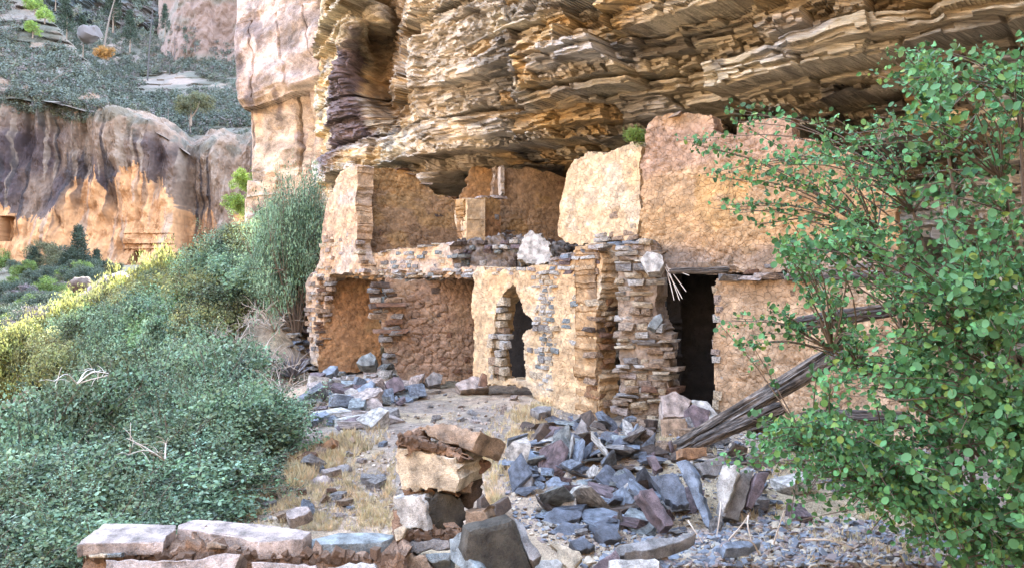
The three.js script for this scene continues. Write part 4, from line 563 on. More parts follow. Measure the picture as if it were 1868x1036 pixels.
// ------------------------------------------------------------------ big pieces of the fallen masonry
const pileG = 'fallen slabs in the rubble pile';
const rocks = [
  ['stone_slab', z4([[600, 792], [880, 716], [905, 740], [1005, 1010], [1060, 1180], [640, 1180], [575, 930]]), 3.86, [0.34, 0.12, 0.93], 0.09, S.olive, 'dark olive slab leaning against the right side of the stone stack', { bevel: 0.03, rough: 0.008 }],  // olive face painted dark for turning away from the left light
  ['stone_slab', z4([[490, 850], [596, 792], [574, 918], [660, 1040], [640, 1100], [500, 980]]), 3.84, [-0.75, 0.35, 0.55], 0.06, S.teal, 'pale bluish slab edge left of the dark olive slab', {}],  // same slab's left bevel, its paler colour painting the light it catches
  ['stone_slab', z4([[890, 715], [960, 760], [1020, 880], [1075, 960], [1025, 1000], [1000, 985], [930, 800]]), 3.95, [0.1, 0.75, 0.6], 0.08, S.grey, 'long grey slab behind the right edge of the dark olive slab', {}],
  ['stone_slab', z6([[335, 258], [410, 235], [480, 340], [510, 450], [597, 700], [580, 746], [540, 700], [450, 480], [385, 350]]), 5.5, [-0.35, 0.35, 0.87], 0.13, S.blue, 'tall narrow blue grey slab leaning left of the white slab', {}],
  ['stone_slab', z6([[640, 392], [690, 270], [745, 285], [790, 265], [800, 345], [740, 500], [690, 640], [660, 562], [640, 490]]), 5.45, [-0.5, 0.3, 0.81], 0.08, S.pale, 'upright white slab under the overhanging green shrub', {}],
  ['stone_slab', z6([[806, 345], [920, 300], [885, 430], [800, 692], [700, 652], [745, 500]]), 5.5, [0.15, 0.2, 0.97], 0.12, S.grey, 'upright brownish grey slab right against the white slab', { rough: 0.02 }],
  ['stone_slab', z6([[940, 340], [1025, 332], [965, 500], [892, 602], [860, 580], [900, 420]]), 5.5, [0.0, 0.3, 0.95], 0.08, S.mauve, 'dark upright slab at the right end of the row of upright slabs', {}],
  ['stone_slab', z6([[145, 350], [330, 330], [400, 430], [436, 555], [345, 582], [255, 530], [200, 430]]), 5.5, [-0.2, 0.5, 0.84], 0.16, S.slate, 'thick square blue slate block left of the narrow leaning slab', { rough: 0.02 }],
  ['stone_slab', z6([[70, 465], [160, 445], [190, 490], [322, 700], [318, 725], [250, 732], [150, 590], [90, 520]]), 5.3, [0.1, 0.55, 0.83], 0.14, S.mauve, 'purple brown block lying slanted in front of the blue slate block', {}],
  ['stone_slab', z6([[470, 265], [640, 218], [720, 190], [700, 260], [645, 360], [540, 350]]), 5.7, [0.1, 0.5, 0.86], 0.1, S.grey, 'grey slab half under the white slab, below the orange block', {}],
  ['stone_block', z6([[385, 152], [420, 143], [566, 146], [572, 208], [432, 236], [388, 212]]), 6.3, [0.1, 0.35, 0.93], 0.16, S.orange, 'small orange block lying at the foot of the leaning beam', {}],
  ['stone_slab', z6([[120, 216], [182, 204], [242, 300], [190, 326]]), 6.2, [-0.2, 0.5, 0.84], 0.12, S.mauve, 'mauve slab standing below the lower end of the leaning beam', {}],
  ['stone_slab', z6([[680, 868], [710, 848], [960, 830], [965, 850], [890, 888], [705, 902]]), 4.75, [0, 0.9, 0.4], 0.06, S.blue, 'flat blue slab in the gravel right of the pile', {}],
  ['stone_slab', z6([[-40, 870], [150, 825], [340, 815], [482, 765], [490, 780], [342, 862], [180, 905], [-40, 930]]), 4.75, [0.02, 0.95, 0.3], 0.07, S.grey, 'long flat grey slab at the front edge of the pile', {}],
  ['stone_slab', z6([[-160, 985], [180, 962], [215, 985], [210, 1040], [-160, 1060]]), 4.2, [0.0, 0.8, 0.6], 0.08, S.pale, 'pale flat slab at the bottom edge right of the dark slab', {}],
  ['stone_slab', z5([[870, 282], [915, 260], [1052, 350], [1000, 392], [960, 380]]), 7.0, [-0.4, 0.6, 0.7], 0.12, S.teal, 'light blue slab at the back of the pile near the beam', {}],
  ['stone_slab', z5([[318, 216], [396, 114], [442, 158], [352, 244]]), 8.0, [0.35, 0.3, 0.88], 0.12, S.darkBrown, 'dark pointed slab at the far left top of the pile', {}],
  ['stone_slab', z5([[770, 252], [800, 200], [862, 148], [872, 180], [834, 242]]), 7.9, [0.2, 0.4, 0.9], 0.1, S.mauve, 'pointed purple slab at the back of the pile before the long crack', {}],
  ['stone_slab', z5([[588, 175], [635, 78], [660, 110], [684, 192], [640, 204]]), 8.1, [-0.3, 0.4, 0.85], 0.08, S.grey, 'triangular grey slab standing highest at the back of the pile', {}],
  ['stone_slab', z5([[370, 742], [470, 650], [640, 682], [625, 720], [550, 742], [440, 772]]), 5.5, [0.1, 0.75, 0.62], 0.1, S.slate, 'broad dark blue slab lying in the middle of the pile', {}],
  ['stone_slab', z5([[418, 812], [520, 740], [682, 762], [610, 800], [540, 852]]), 5.2, [0, 0.75, 0.62], 0.1, S.slate, 'dark blue slab overlapped from behind by the broad dark one', {}],
  ['stone_slab', z5([[722, 806], [790, 768], [860, 790], [892, 850], [780, 872]]), 5.05, [0.1, 0.7, 0.7], 0.08, S.slate, 'rounded dark slab right of the two overlapping dark ones', {}],
  ['stone_slab', z5([[556, 866], [640, 840], [722, 890], [690, 920], [600, 925]]), 4.9, [0, 0.6, 0.8], 0.1, S.slate, 'small blunt dark slab above the cream slab', {}],
  ['stone_slab', z5([[430, 882], [470, 870], [520, 890], [622, 932], [645, 975], [590, 1036], [560, 1060], [490, 1000], [480, 925]]), 4.45, [-0.1, 0.65, 0.75], 0.07, S.cream, 'cream slab with a ragged edge right of the dark olive slab', {}],
  ['stone_slab', z5([[335, 992], [480, 980], [512, 1012], [480, 1060], [320, 1060]]), 4.2, [0, 0.85, 0.5], 0.1, S.pale, 'pale flat stone at the bottom edge beside the dark olive slab', {}],
  ['stone_slab', z5([[690, 1045], [850, 920], [875, 970], [915, 1060], [720, 1080]]), 4.5, [-0.1, 0.5, 0.85], 0.08, S.mauve, 'triangular lilac slab at the bottom edge of the pile', {}],
  ['stone_slab', z5([[858, 905], [920, 885], [1020, 920], [1010, 968], [880, 962]]), 4.7, [0, 0.8, 0.6], 0.09, S.grey, 'square grey slab right of the triangular lilac one', {}],
  ['stone_slab', z5([[140, 492], [250, 450], [316, 454], [312, 520], [232, 562], [160, 552]]), 6.3, [-0.3, 0.7, 0.65], 0.14, S.grey, 'pale grey block at the left edge of the pile in dry grass', {}],
  ['stone_slab', z5([[80, 622], [160, 578], [182, 650], [92, 724], [70, 690]]), 5.6, [0.4, 0.35, 0.85], 0.1, S.darkBrown, 'dark brown slab just right of the stone stack', {}],
  ['stone_slab', z5([[-10, 590], [10, 565], [72, 702], [30, 730], [-20, 720]]), 5.0, [0.4, 0.2, 0.9], 0.08, S.darkBrown, 'dark pointed slab touching the right side of the stone stack', {}],
  ['stone_slab', z5([[465, 660], [592, 518], [604, 560], [502, 662]]), 6.0, [-0.2, 0.6, 0.77], 0.08, S.mauve, 'long purple triangle stone standing in the middle of the pile', {}],
  ['stone_slab', z5([[600, 482], [690, 470], [760, 500], [832, 532], [792, 582], [640, 542]]), 6.3, [0, 0.75, 0.66], 0.09, S.teal, 'light blue slab lying flat in the middle of the pile', {}],
  ['stone_slab', z5([[1045, 345], [1080, 318], [1150, 380], [1140, 410], [1090, 400]]), 6.6, [0, 0.6, 0.8], 0.1, S.mauve, 'lilac block left of the blue slate block', {}],
  ['stone_block', z5([[905, 515], [930, 492], [965, 515], [955, 550], [915, 548]]), 5.9, [0, 0.5, 0.87], 0.1, S.pale, 'small white cube of stone in dark rubble', {}],
  ['stone_slab', z5([[495, 640], [560, 580], [598, 590], [600, 650], [540, 668]]), 5.75, [-0.2, 0.55, 0.8], 0.07, S.pale, 'small white pointed stone behind the broad dark slab', {}],
  ['stone_slab', z5([[250, 320], [300, 290], [400, 295], [410, 320], [320, 340], [270, 395]]), 7.0, [-0.3, 0.75, 0.6], 0.1, S.blue, 'blue curved slab at the left of the pile below the pointed slabs', {}],
  ['stone_slab', z5([[540, 330], [560, 270], [615, 230], [612, 300], [575, 340]]), 7.3, [-0.4, 0.5, 0.77], 0.07, S.blue, 'upright blue slab in the upper middle of the pile', {}],
  ['stone_slab', z5([[310, 20], [350, 2], [436, 4], [440, 30], [360, 50]]), 9.4, [0, 0.95, 0.3], 0.08, S.grey, 'flat grey slab alone on the earth before the keyhole doorway', {}],
  // left heap below the orange and brown walls
  ['stone_block', z8([[718, 178], [745, 140], [795, 120], [822, 150], [812, 188], [745, 194]]), 12.8, [0.1, 0.4, 0.9], 0.35, S.teal, 'large teal grey block against the foot of the orange wall', {}],
  ['stone_slab', z8([[748, 378], [780, 360], [830, 362], [872, 422], [860, 434], [762, 432]]), 10.6, [0.05, 0.6, 0.8], 0.3, S.pink, 'pinkish slab with a dark end at the front of the left heap', {}],
  ['stone_block', z8([[868, 290], [915, 248], [955, 256], [978, 312], [905, 342]]), 11.6, [0.1, 0.5, 0.85], 0.25, S.mauve, 'mauve grey block at the corner below the brown wall', {}],
  ['stone_slab', z8([[718, 318], [798, 270], [818, 282], [802, 332], [742, 352]]), 11.4, [-0.1, 0.7, 0.7], 0.2, S.blue, 'slanted blue slab in the middle of the left heap', {}],
  ['stone_block', z8([[656, 330], [690, 308], [725, 318], [735, 345], [672, 352]]), 11.2, [0, 0.5, 0.87], 0.2, S.pale, 'blunt pale block at the left part of the left heap', {}],
  ['stone_slab', z8([[540, 222], [585, 192], [622, 195], [600, 230], [560, 244]]), 12.6, [0, 0.8, 0.6], 0.12, S.blue, 'bluish slab at the top left of the left heap', {}],
  ['stone_slab', z8([[522, 672], [530, 610], [592, 568], [602, 602], [548, 650], [540, 682]]), 7.9, [-0.4, 0.5, 0.75], 0.1, S.orange, 'orange slab standing on edge in the dry grass', {}],
  ['stone_slab', z8([[612, 520], [650, 480], [745, 455], [738, 495], [662, 560]]), 9.2, [-0.2, 0.7, 0.7], 0.2, S.mauve, 'large mauve boulder left of the dry grass', {}],
  ['stone_slab', z8([[420, 682], [500, 612], [538, 592], [530, 640], [470, 690]]), 8.0, [-0.1, 0.6, 0.8], 0.15, S.rust, 'reddish slab left of the orange one', {}],
  ['stone_block', z8([[298, 862], [326, 794], [392, 802], [385, 842], [372, 852]]), 6.6, [0.15, 0.5, 0.85], 0.12, S.rust, 'reddish block in dry grass nearest the green thicket', {}],
  ['stone_block', z8([[462, 800], [500, 778], [562, 768], [572, 838], [540, 862], [492, 862]]), 6.7, [-0.25, 0.5, 0.83], 0.16, S.pink, 'pinkish block with a dark right face in the dry grass', {}],
  ['stone_block', z8([[588, 745], [625, 718], [680, 712], [672, 770], [604, 782]]), 7.1, [-0.2, 0.7, 0.7], 0.16, S.grey, 'grey block above the pinkish one in the grass', {}],
  ['stone_slab', z8([[350, 960], [400, 940], [462, 934], [482, 958], [440, 985], [368, 1002]]), 5.4, [0, 0.9, 0.45], 0.08, S.pink, 'flat pink slab on dry grass behind the low wall', {}],
  ['stone_slab', z8([[630, 612], [700, 560], [712, 590], [640, 640]]), 8.3, [-0.1, 0.7, 0.7], 0.15, S.tan, 'tan slab right of the orange standing slab', {}],
  ['stone_slab', z8([[448, 455], [560, 430], [580, 450], [480, 492]]), 9.8, [0, 0.85, 0.5], 0.15, S.blue, 'flat blue slab at the edge of the green thicket', {}],
  ['stone_slab', z8([[780, 462], [860, 436], [886, 446], [820, 470]]), 10.0, [0, 0.95, 0.3], 0.1, S.pale, 'thin pale slab below the pinkish slab', {}],
  ['stone_slab', z8([[560, 290], [600, 250], [640, 262], [636, 292]]), 12.0, [0, 0.6, 0.8], 0.15, S.grey, 'grey stone at the left end of the left heap', {}],
  // before the doorways
  ['stone_block', [[1206, 722], [1232, 714], [1262, 730], [1250, 760], [1210, 762]], 8.9, [0, 0.5, 0.85], 0.3, S.pink, 'pinkish block at the sill of the tall black doorway', {}],
  ['stone_block', [[1248, 750], [1262, 738], [1296, 748], [1290, 790], [1250, 785]], 8.8, [0, 0.5, 0.85], 0.25, S.mauve, 'mauve block at the sill beside the leaning beam', {}],
  ['stone_block', [[1205, 765], [1250, 762], [1262, 800], [1240, 815], [1208, 800]], 8.6, [-0.2, 0.3, 0.9], 0.25, S.tan, 'tan block under the doorway sill stones', {}],
  ['stone_slab', [[1262, 730], [1290, 732], [1310, 756], [1292, 768], [1264, 745]], 8.9, [0, 0.7, 0.7], 0.15, S.pale, 'pale tilted slab in the sill of the tall doorway', {}],
  ['stone_slab', [[1168, 474], [1180, 459], [1206, 464], [1212, 480], [1204, 496], [1182, 498]], 9.25, [-0.25, 0.35, 0.9], 0.16, S.pale, 'big white angular stone jutting from the top of the stone jamb', {}],
  ['stone_block', [[1182, 596], [1192, 578], [1206, 572], [1210, 584], [1196, 602]], 9.2, [0, 0.3, 0.95], 0.14, S.teal, 'small greenish stone sticking out beside the tall doorway', {}],
  ['stone_block', [[944, 474], [950, 440], [966, 420], [984, 426], [1002, 446], [1006, 474], [980, 486]], 12.0, [-0.25, 0.35, 0.9], 0.35, S.pale, 'pale boulder in the rubble of the middle upper room', { rough: 0.05 }],
  ['stone_block', [[874, 704], [880, 680], [888, 684], [890, 700], [884, 706]], 11.5, [0.2, 0.2, 0.95], 0.12, S.rust, 'small rusty upright stone left of the keyhole doorway', {}],
  ['stone_slab', [[776, 690], [790, 678], [808, 684], [804, 700], [782, 704]], 12.3, [0.2, 0.4, 0.9], 0.2, S.grey, 'grey stone at the foot of the lumpy brown wall', {}],
  ['stone_block', [[830, 700], [862, 686], [888, 690], [892, 706], [840, 712]], 12.0, [0, 0.6, 0.8], 0.3, S.pink, 'low pink stone left of the keyhole doorway sill', {}],
];
rocks.forEach(([name, pts, d, n, th, mat, label, opt], i) => cutStone(name, pts, d, n, th, mat, 500 + i, label, 'rock', opt));

// ------------------------------------------------------------------ smaller fallen pieces, one by one
function scatter({ name, poly, n, size, flat, geos, mats, label, group: gr, seed, sink = 0.3, stand = 0.15, cat = 'rock' }) {
  const r = rngOf(seed), xs = poly.map((p) => p[0]), ys = poly.map((p) => p[1]); let k = 0, guard = 0;
  while (k < n && guard++ < n * 40) {
    const px = lerp(Math.min(...xs), Math.max(...xs), r()), py = lerp(Math.min(...ys), Math.max(...ys), r()); if (!inPoly(poly, px, py)) continue;
    const g = groundHit(px, py), s = lerp(size[0], size[1], r() ** 1.8), h = s * lerp(flat[0], flat[1], r());
    const mt = pick(r, mats), m = mesh(name, pick(r, geos), mt); m.scale.set(s, h, s * lerp(0.6, 1, r())); m.position.set(g.x, g.y + h * (0.5 - sink) + s * 0.08, g.z);
    const st = r() < stand; m.rotation.set((r() - 0.5) * (st ? 2.6 : 0.7), r() * 6.28, (r() - 0.5) * (st ? 2.6 : 0.7)); if (st) m.position.y += s * 0.16;
    const is = `${st ? 'tilted ' : ''}${s > lerp(size[0], size[1], 0.45) ? 'large ' : s > lerp(size[0], size[1], 0.12) ? '' : 'small '}${HUE.get(mt)}`; tag(m, `${is} ${label.replace(/^(small|loose|flat) /, '')}`, cat, `${is} ${gr}`); k++;
  }
}
const pileMats = [S.blue, S.slate, S.grey, S.mauve, S.blue, S.pale, S.teal, S.darkBrown, S.slate];
scatter({ name: 'slate_shard', poly: [[935, 800], [980, 765], [1120, 770], [1200, 810], [1200, 900], [1180, 960], [1100, 985], [1000, 960], [930, 890]], n: 236, size: [0.12, 0.48], flat: [0.07, 0.22], geos: GEO.shard, mats: pileMats, label: 'loose slate shard in the blue grey rubble pile before the crack', group: 'slate shards of the rubble pile', seed: 61, stand: 0.4 });
scatter({ name: 'slate_shard', poly: [[1180, 830], [1330, 830], [1420, 870], [1420, 960], [1250, 985], [1180, 960]], n: 60, size: [0.08, 0.3], flat: [0.08, 0.25], geos: GEO.shard, mats: [S.grey, S.darkBrown, S.mauve, S.blue, S.slate], label: 'loose slate shard around the upright slabs', group: 'shards around the upright slabs', seed: 62, stand: 0.35 });
scatter({ name: 'fallen_stone', poly: [[585, 665], [690, 655], [760, 690], [800, 700], [740, 745], [700, 780], [600, 790], [560, 750]], n: 130, size: [0.16, 0.46], flat: [0.2, 0.5], geos: [...GEO.slab, ...GEO.block], mats: [S.grey, S.pale, S.blue, S.pink, S.pale, S.teal, S.mauve], label: 'fallen wall stone in the heap below the orange and brown walls', group: 'fallen stones below the left rooms', seed: 63, stand: 0.12 });
scatter({ name: 'fallen_stone', poly: [[500, 545], [565, 530], [575, 660], [560, 700], [520, 640]], n: 40, size: [0.18, 0.5], flat: [0.12, 0.3], geos: GEO.slab, mats: [S.blue, S.pale, S.grey, S.mauve], label: 'flat fallen stone left of the outer ruin wall', group: 'flat stones left of the ruin', seed: 64, stand: 0.02 });
scatter({ name: 'fallen_stone', poly: [[480, 900], [600, 800], [700, 800], [720, 960], [560, 960], [400, 950]], n: 36, size: [0.06, 0.2], flat: [0.25, 0.6], geos: GEO.block, mats: [S.grey, S.pink, S.rust, S.blue, S.tan], label: 'loose stone in the dry grass behind the low wall', group: 'stones in the dry grass', seed: 65 });
scatter({ name: 'fallen_stone', poly: [[700, 720], [1000, 690], [1100, 775], [900, 800], [720, 780]], n: 30, size: [0.05, 0.15], flat: [0.25, 0.5], geos: GEO.slab, mats: [S.grey, S.pink, S.tan, S.blue], label: 'small stone on the bare earth before the keyhole doorway', group: 'small stones on the bare earth', seed: 66 });
scatter({ name: 'fallen_stone', poly: [[1140, 770], [1300, 760], [1330, 830], [1180, 830]], n: 40, size: [0.08, 0.26], flat: [0.3, 0.7], geos: GEO.block, mats: [S.tan, S.grey, S.pink, S.darkBrown], label: 'fallen stone at the foot of the stone jamb', group: 'stones at the foot of the jamb', seed: 67, stand: 0.2 });
scatter({ name: 'fallen_stone', poly: [[1330, 790], [1600, 740], [1700, 900], [1450, 960], [1400, 860]], n: 22, size: [0.1, 0.34], flat: [0.25, 0.6], geos: GEO.block, mats: [S.grey, S.darkBrown, S.tan, S.pale, S.mauve], label: 'stone half hidden under the green shrub', group: 'stones under the green shrub', seed: 68, stand: 0.2 });
{ // gravel, nobody could count it
  const r = rngOf(71), m = [], o = new THREE.Object3D(); const add = (poly, n, s0, s1) => { const xs = poly.map((p) => p[0]), ys = poly.map((p) => p[1]); for (let i = 0; i < n;) { const px = lerp(Math.min(...xs), Math.max(...xs), r()), py = lerp(Math.min(...ys), Math.max(...ys), r()); if (!inPoly(poly, px, py)) continue; i++; const g = groundHit(px, py), s = lerp(s0, s1, r() ** 2); o.position.set(g.x, g.y + s * 0.15, g.z); o.rotation.set((r() - 0.5) * 1.2, r() * 6.28, (r() - 0.5) * 1.2); o.scale.set(s * lerp(1, 1.5, r()), s * lerp(0.14, 0.36, r()), s * lerp(0.5, 1, r())); o.updateMatrix(); m.push(o.matrix.clone()); } };
  add([[1060, 1036], [1180, 985], [1400, 950], [1560, 950], [1868, 1010], [1868, 1036]], 8000, 0.015, 0.10);
  add([[900, 820], [1000, 760], [1200, 800], [1420, 850], [1420, 960], [1060, 1036], [940, 960]], 3000, 0.015, 0.06);
  add([[1150, 770], [1320, 750], [1700, 760], [1700, 940], [1300, 830]], 2500, 0.015, 0.08);
  const first = m.splice(0), cols = [[0.15, 0.17, 0.20], [0.085, 0.095, 0.115], [0.22, 0.21, 0.19], [0.20, 0.155, 0.125], [0.34, 0.29, 0.22], [0.12, 0.135, 0.16], [0.16, 0.13, 0.125]].map((c) => C(...c));
  const g = inst('gravel', GEO.shard[1], std({ color: C(1, 1, 1), roughness: 0.75 }), first, scene, cols); tag(g, 'small grey and blue gravel strewn between the stones', 'gravel', null, 'stuff');
  add([[560, 800], [600, 660], [760, 690], [1000, 690], [1100, 780], [900, 800], [700, 960], [400, 950]], 2600, 0.012, 0.06);
  const e = inst('gravel', GEO.shard[2], std({ color: C(1, 1, 1), roughness: 0.9 }), m, scene, [[0.34, 0.27, 0.21], [0.28, 0.23, 0.19], [0.24, 0.18, 0.14], [0.40, 0.33, 0.26], [0.22, 0.20, 0.19]].map((c) => C(...c))); tag(e, 'brownish grit on the bare earth and dry grass before the ruin', 'gravel', null, 'stuff');
}

// ------------------------------------------------------------------ timber
function logGeo(len, r0, r1, seed, bend = 0.02) {
  const nr = 30, nl = 60, pos = [], uv = [], idx = [];
  for (let j = 0; j <= nl; j++) for (let i = 0; i <= nr; i++) {
    const a = (i % nr) / nr * 6.28318, t = j / nl, k = Math.floor(fbm(Math.cos(a) * 3, Math.sin(a) * 3, seed, 2) * 7); let R = lerp(r0, r1, t) * (0.92 + 0.16 * fbm(Math.cos(a) * 1.2 + seed, Math.sin(a) * 1.2, t * 2, 3));
    const gr = fbm(Math.cos(a) * 7 + seed, Math.sin(a) * 7, t * len * 1.1, 3); R *= 1 - 0.34 * (1 - sst(0.0, 0.16, Math.abs(gr - 0.5))) + 0.01 * k; if (j < 3) R *= 0.8 + 0.2 * j / 3 - 0.12 * noise(a * 3, j); if (j > nl - 3) R *= 0.8 + 0.2 * (nl - j) / 3;
    pos.push(Math.cos(a) * R + bend * Math.sin(t * 3.1), Math.sin(a) * R + bend * fbm(t * 3, seed, 1, 2), t * len + (j === 0 || j === nl ? (noise(a * 4, j, seed) - 0.5) * r0 : 0)); uv.push(t * len * 0.6, a / 6.28 * 0.9);
    if (j < nl && i < nr) { const o = j * (nr + 1) + i; idx.push(o, o + 1, o + nr + 1, o + 1, o + nr + 2, o + nr + 1); }
  }
  for (const j of [0, nl]) { const c = pos.length / 3; pos.push(0, 0, j / nl * len); uv.push(0, 0); for (let i = 0; i < nr; i++) { const o = j * (nr + 1) + i; j ? idx.push(c, o, o + 1) : idx.push(c, o + 1, o); } }
  const g = new THREE.BufferGeometry(); g.setAttribute('position', new THREE.Float32BufferAttribute(pos, 3)); g.setAttribute('uv', new THREE.Float32BufferAttribute(uv, 2)); g.setIndex(idx); g.computeVertexNormals(); return toCreasedNormals(g, 0.7);
}
function beam(name, a, b, r0, r1, mat, seed, label, cat = 'beam', bend = 0.02) { const g = logGeo(a.distanceTo(b), r0, r1, seed, bend), m = mesh(name, g, mat); m.position.copy(a); m.lookAt(b); tag(m, label, cat); return m; }
beam('wooden_beam', P(1205, 838, 7.4), P(1540, 640, 6.9), 0.065, 0.098, M.wood, 3, 'long weathered grey beam leaning up from the rubble into the shrub');
beam('wooden_beam', P(1450, 594, 6.2), P(1640, 566, 6.0), 0.058, 0.055, M.darkWood, 5, 'short dark beam end jutting from the right wall, half behind leaves');
beam('wooden_beam', P(1465, 762, 6.5), P(1660, 770, 6.2), 0.06, 0.07, M.darkWood, 7, 'dark log lying low behind the shrub under the leaning beam');
beam('wooden_beam', P(1440, 510, 8.1), P(1700, 502, 7.6), 0.035, 0.04, M.darkWood, 9, 'thin dark roof pole along the top of the lower right wall');
beam('wooden_beam', P(1222, 497, 9.1), P(1330, 494, 8.9), 0.035, 0.04, M.wood, 11, 'short wooden lintel over the tall black doorway');
beam('wooden_beam', P(1268, 812, 7.2), P(1430, 745, 6.9), 0.06, 0.065, M.darkWood, 13, 'dark split log below the long leaning beam');
[[1212, 486, 1245, 545], [1216, 484, 1240, 548], [1214, 488, 1258, 503], [1220, 490, 1252, 532], [1218, 500, 1230, 548]].forEach(([x0, y0, x1, y1], i) => { const m = beam('roof_stick', P(x0, y0, 9.3), P(x1, y1, 8.95), 0.006, 0.004, M.deadTwig, 20 + i, 'pale roof stick poking out at the top left of the tall doorway', 'stick', 0.004); m.userData.group = 'roof sticks at the tall doorway'; });

// ------------------------------------------------------------------ vegetation
function leafCluster(seed, n, R, len, wid, kind = 'oval') {
  const r = rngOf(seed), pos = [], nor = [], idx = [], v = V(), d = V(), s = V(), up = V();
  for (let i = 0; i < n; i++) {
    const c = V(r() - 0.5, r() - 0.5, r() - 0.5).multiplyScalar(2 * R); d.set(r() - 0.5, r() - 0.2, r() - 0.5).normalize(); s.set(r() - 0.5, r() - 0.5, r() - 0.5).cross(d).normalize(); up.copy(d).cross(s);
    const k = lerp(0.7, 1.2, r()), b = pos.length / 3;
    const P5 = kind === 'needle' ? [[0, 0, 0], [0.5, 0.5, 0], [1, 0, 0], [0.5, -0.5, 0]] : [[0, 0, 0], [0.35, 0.5, 0.1], [0.75, 0.42, 0.12], [1, 0, 0], [0.75, -0.42, 0.12], [0.35, -0.5, 0.1]];
    for (const [a, q, h] of P5) { v.copy(c).addScaledVector(d, (a - 0.5) * len * k).addScaledVector(s, q * wid * k).addScaledVector(up, h * wid); pos.push(v.x, v.y, v.z); }
    for (let q = 1; q < P5.length - 1; q++) idx.push(b, b + q, b + q + 1);
  }
  const g = new THREE.BufferGeometry(); g.setAttribute('position', new THREE.Float32BufferAttribute(pos, 3)); g.setAttribute('uv', new THREE.Float32BufferAttribute(new Float32Array(pos.length / 3 * 2), 2)); g.setIndex(idx); g.computeVertexNormals(); return g;
}
function tube(pts, r0, r1, seg = 8, rad = 5) {
  const c = new THREE.CatmullRomCurve3(pts), g = new THREE.TubeGeometry(c, seg, 1, rad, false), p = g.attributes.position, q = V();
  for (let i = 0; i <= seg; i++) { const t = i / seg, R = lerp(r0, r1, t); c.getPointAt(t, q); for (let k = 0; k <= rad; k++) { const o = i * (rad + 1) + k; p.setXYZ(o, q.x + (p.getX(o) - q.x) * R, q.y + (p.getY(o) - q.y) * R, q.z + (p.getZ(o) - q.z) * R); } }
  g.computeVertexNormals(); return g;
}
const CL = { near: leafCluster(1, 22, 0.085, 0.028, 0.016), mid: leafCluster(2, 20, 0.13, 0.056, 0.03), needle: leafCluster(3, 26, 0.11, 0.13, 0.012, 'needle'), tree: leafCluster(4, 40, 0.5, 0.24, 0.15), far: leafCluster(5, 44, 0.55, 0.26, 0.17), pine: leafCluster(6, 30, 0.55, 0.6, 0.13, 'needle') };
// a shrub: stems from the root to each lobe of the crown, leaf clumps through the outer part of each lobe
function shrubTemplate(seed, rx, ry, lobes, per, cl, sc, shoots = 5) {
  const r = rngOf(seed), tw = [], m = [], o = new THREE.Object3D();
  for (let i = 0; i < lobes; i++) {
    const a = r() * 6.28, q = Math.sqrt(r()), c = V(Math.cos(a) * q * rx * 0.8, ry * lerp(0.35, 0.95, r()) * (1 - 0.35 * q * q), Math.sin(a) * q * rx * 0.8), lr = lerp(0.22, 0.42, r()) * Math.min(rx, ry);
    tw.push(tube([V(c.x * 0.06, 0, c.z * 0.06), V(c.x * 0.4, c.y * 0.45, c.z * 0.4).add(V(r() - 0.5, r() - 0.5, r() - 0.5).multiplyScalar(0.15 * rx)), c], 0.016 * ry + 0.006, 0.004, 6, 5));
    for (let k = 0; k < 3; k++) { const e = c.clone().add(V(r() - 0.5, r() * 0.9 - 0.2, r() - 0.5).multiplyScalar(2 * lr)); tw.push(tube([c.clone().multiplyScalar(0.75), c.clone().lerp(e, 0.5), e], 0.006, 0.002, 4, 4)); }
    for (let q = 0; q < shoots; q++) { const d = V(r() - 0.5, r() * 0.9 - 0.1, r() - 0.5).normalize(), l = lr * lerp(1.25, 2.0, r()), e = c.clone().addScaledVector(d, l); tw.push(tube([c, c.clone().lerp(e, 0.5), e], 0.004, 0.0015, 3, 4)); for (let u = 0.62; u < 1.02; u += 0.13) { o.position.copy(c).lerp(e, u); if (o.position.y < 0.03) continue; o.rotation.set(r() * 6, r() * 6, r() * 6); o.scale.setScalar(sc * lerp(0.35, 0.6, r())); o.updateMatrix(); m.push(o.matrix.clone()); } }
    for (let k = 0; k < per; k++) { const d = V(r() - 0.5, r() - 0.42, r() - 0.5).normalize(), R = lr * (0.45 + 0.75 * Math.pow(r(), 0.7)); o.position.copy(c).addScaledVector(d, R); if (o.position.y < 0.03) o.position.y = 0.03 + 0.1 * r(); o.rotation.set(r() * 6, r() * 6, r() * 6); o.scale.setScalar(sc * lerp(0.75, 1.3, r())); o.updateMatrix(); m.push(o.matrix.clone()); }
  }
  return { tw: mergeGeometries(tw), m, cl };
}
const SH = {};
function shrub(key, make, p, scale, turn, leaf, label, category, gr, seed = 1, twig = M.twig) {
  if (!SH[key]) SH[key] = make(); const s = SH[key], t = group('shrub', p); tag(t, label, category, gr); t.rotation.y = turn; t.scale.set(scale[0], scale[1], scale[0]);
  mesh('stem', s.tw, twig, t); inst('foliage', s.cl, leaf, s.m, t, tints(seed, 40, 0.25, 2.4)); return t;
}
const nearMake = (i) => () => shrubTemplate(800 + i, 0.75, 0.8, 20, 58, CL.near, 1.0);
const midMake = (i) => () => shrubTemplate(840 + i, 0.9, 0.9, 15, 40, CL.mid, 1.0);
const atGround = (px, py, d) => { const q = P(px, py, d); q.y = height(q.x, q.z) - 0.03; return q; };
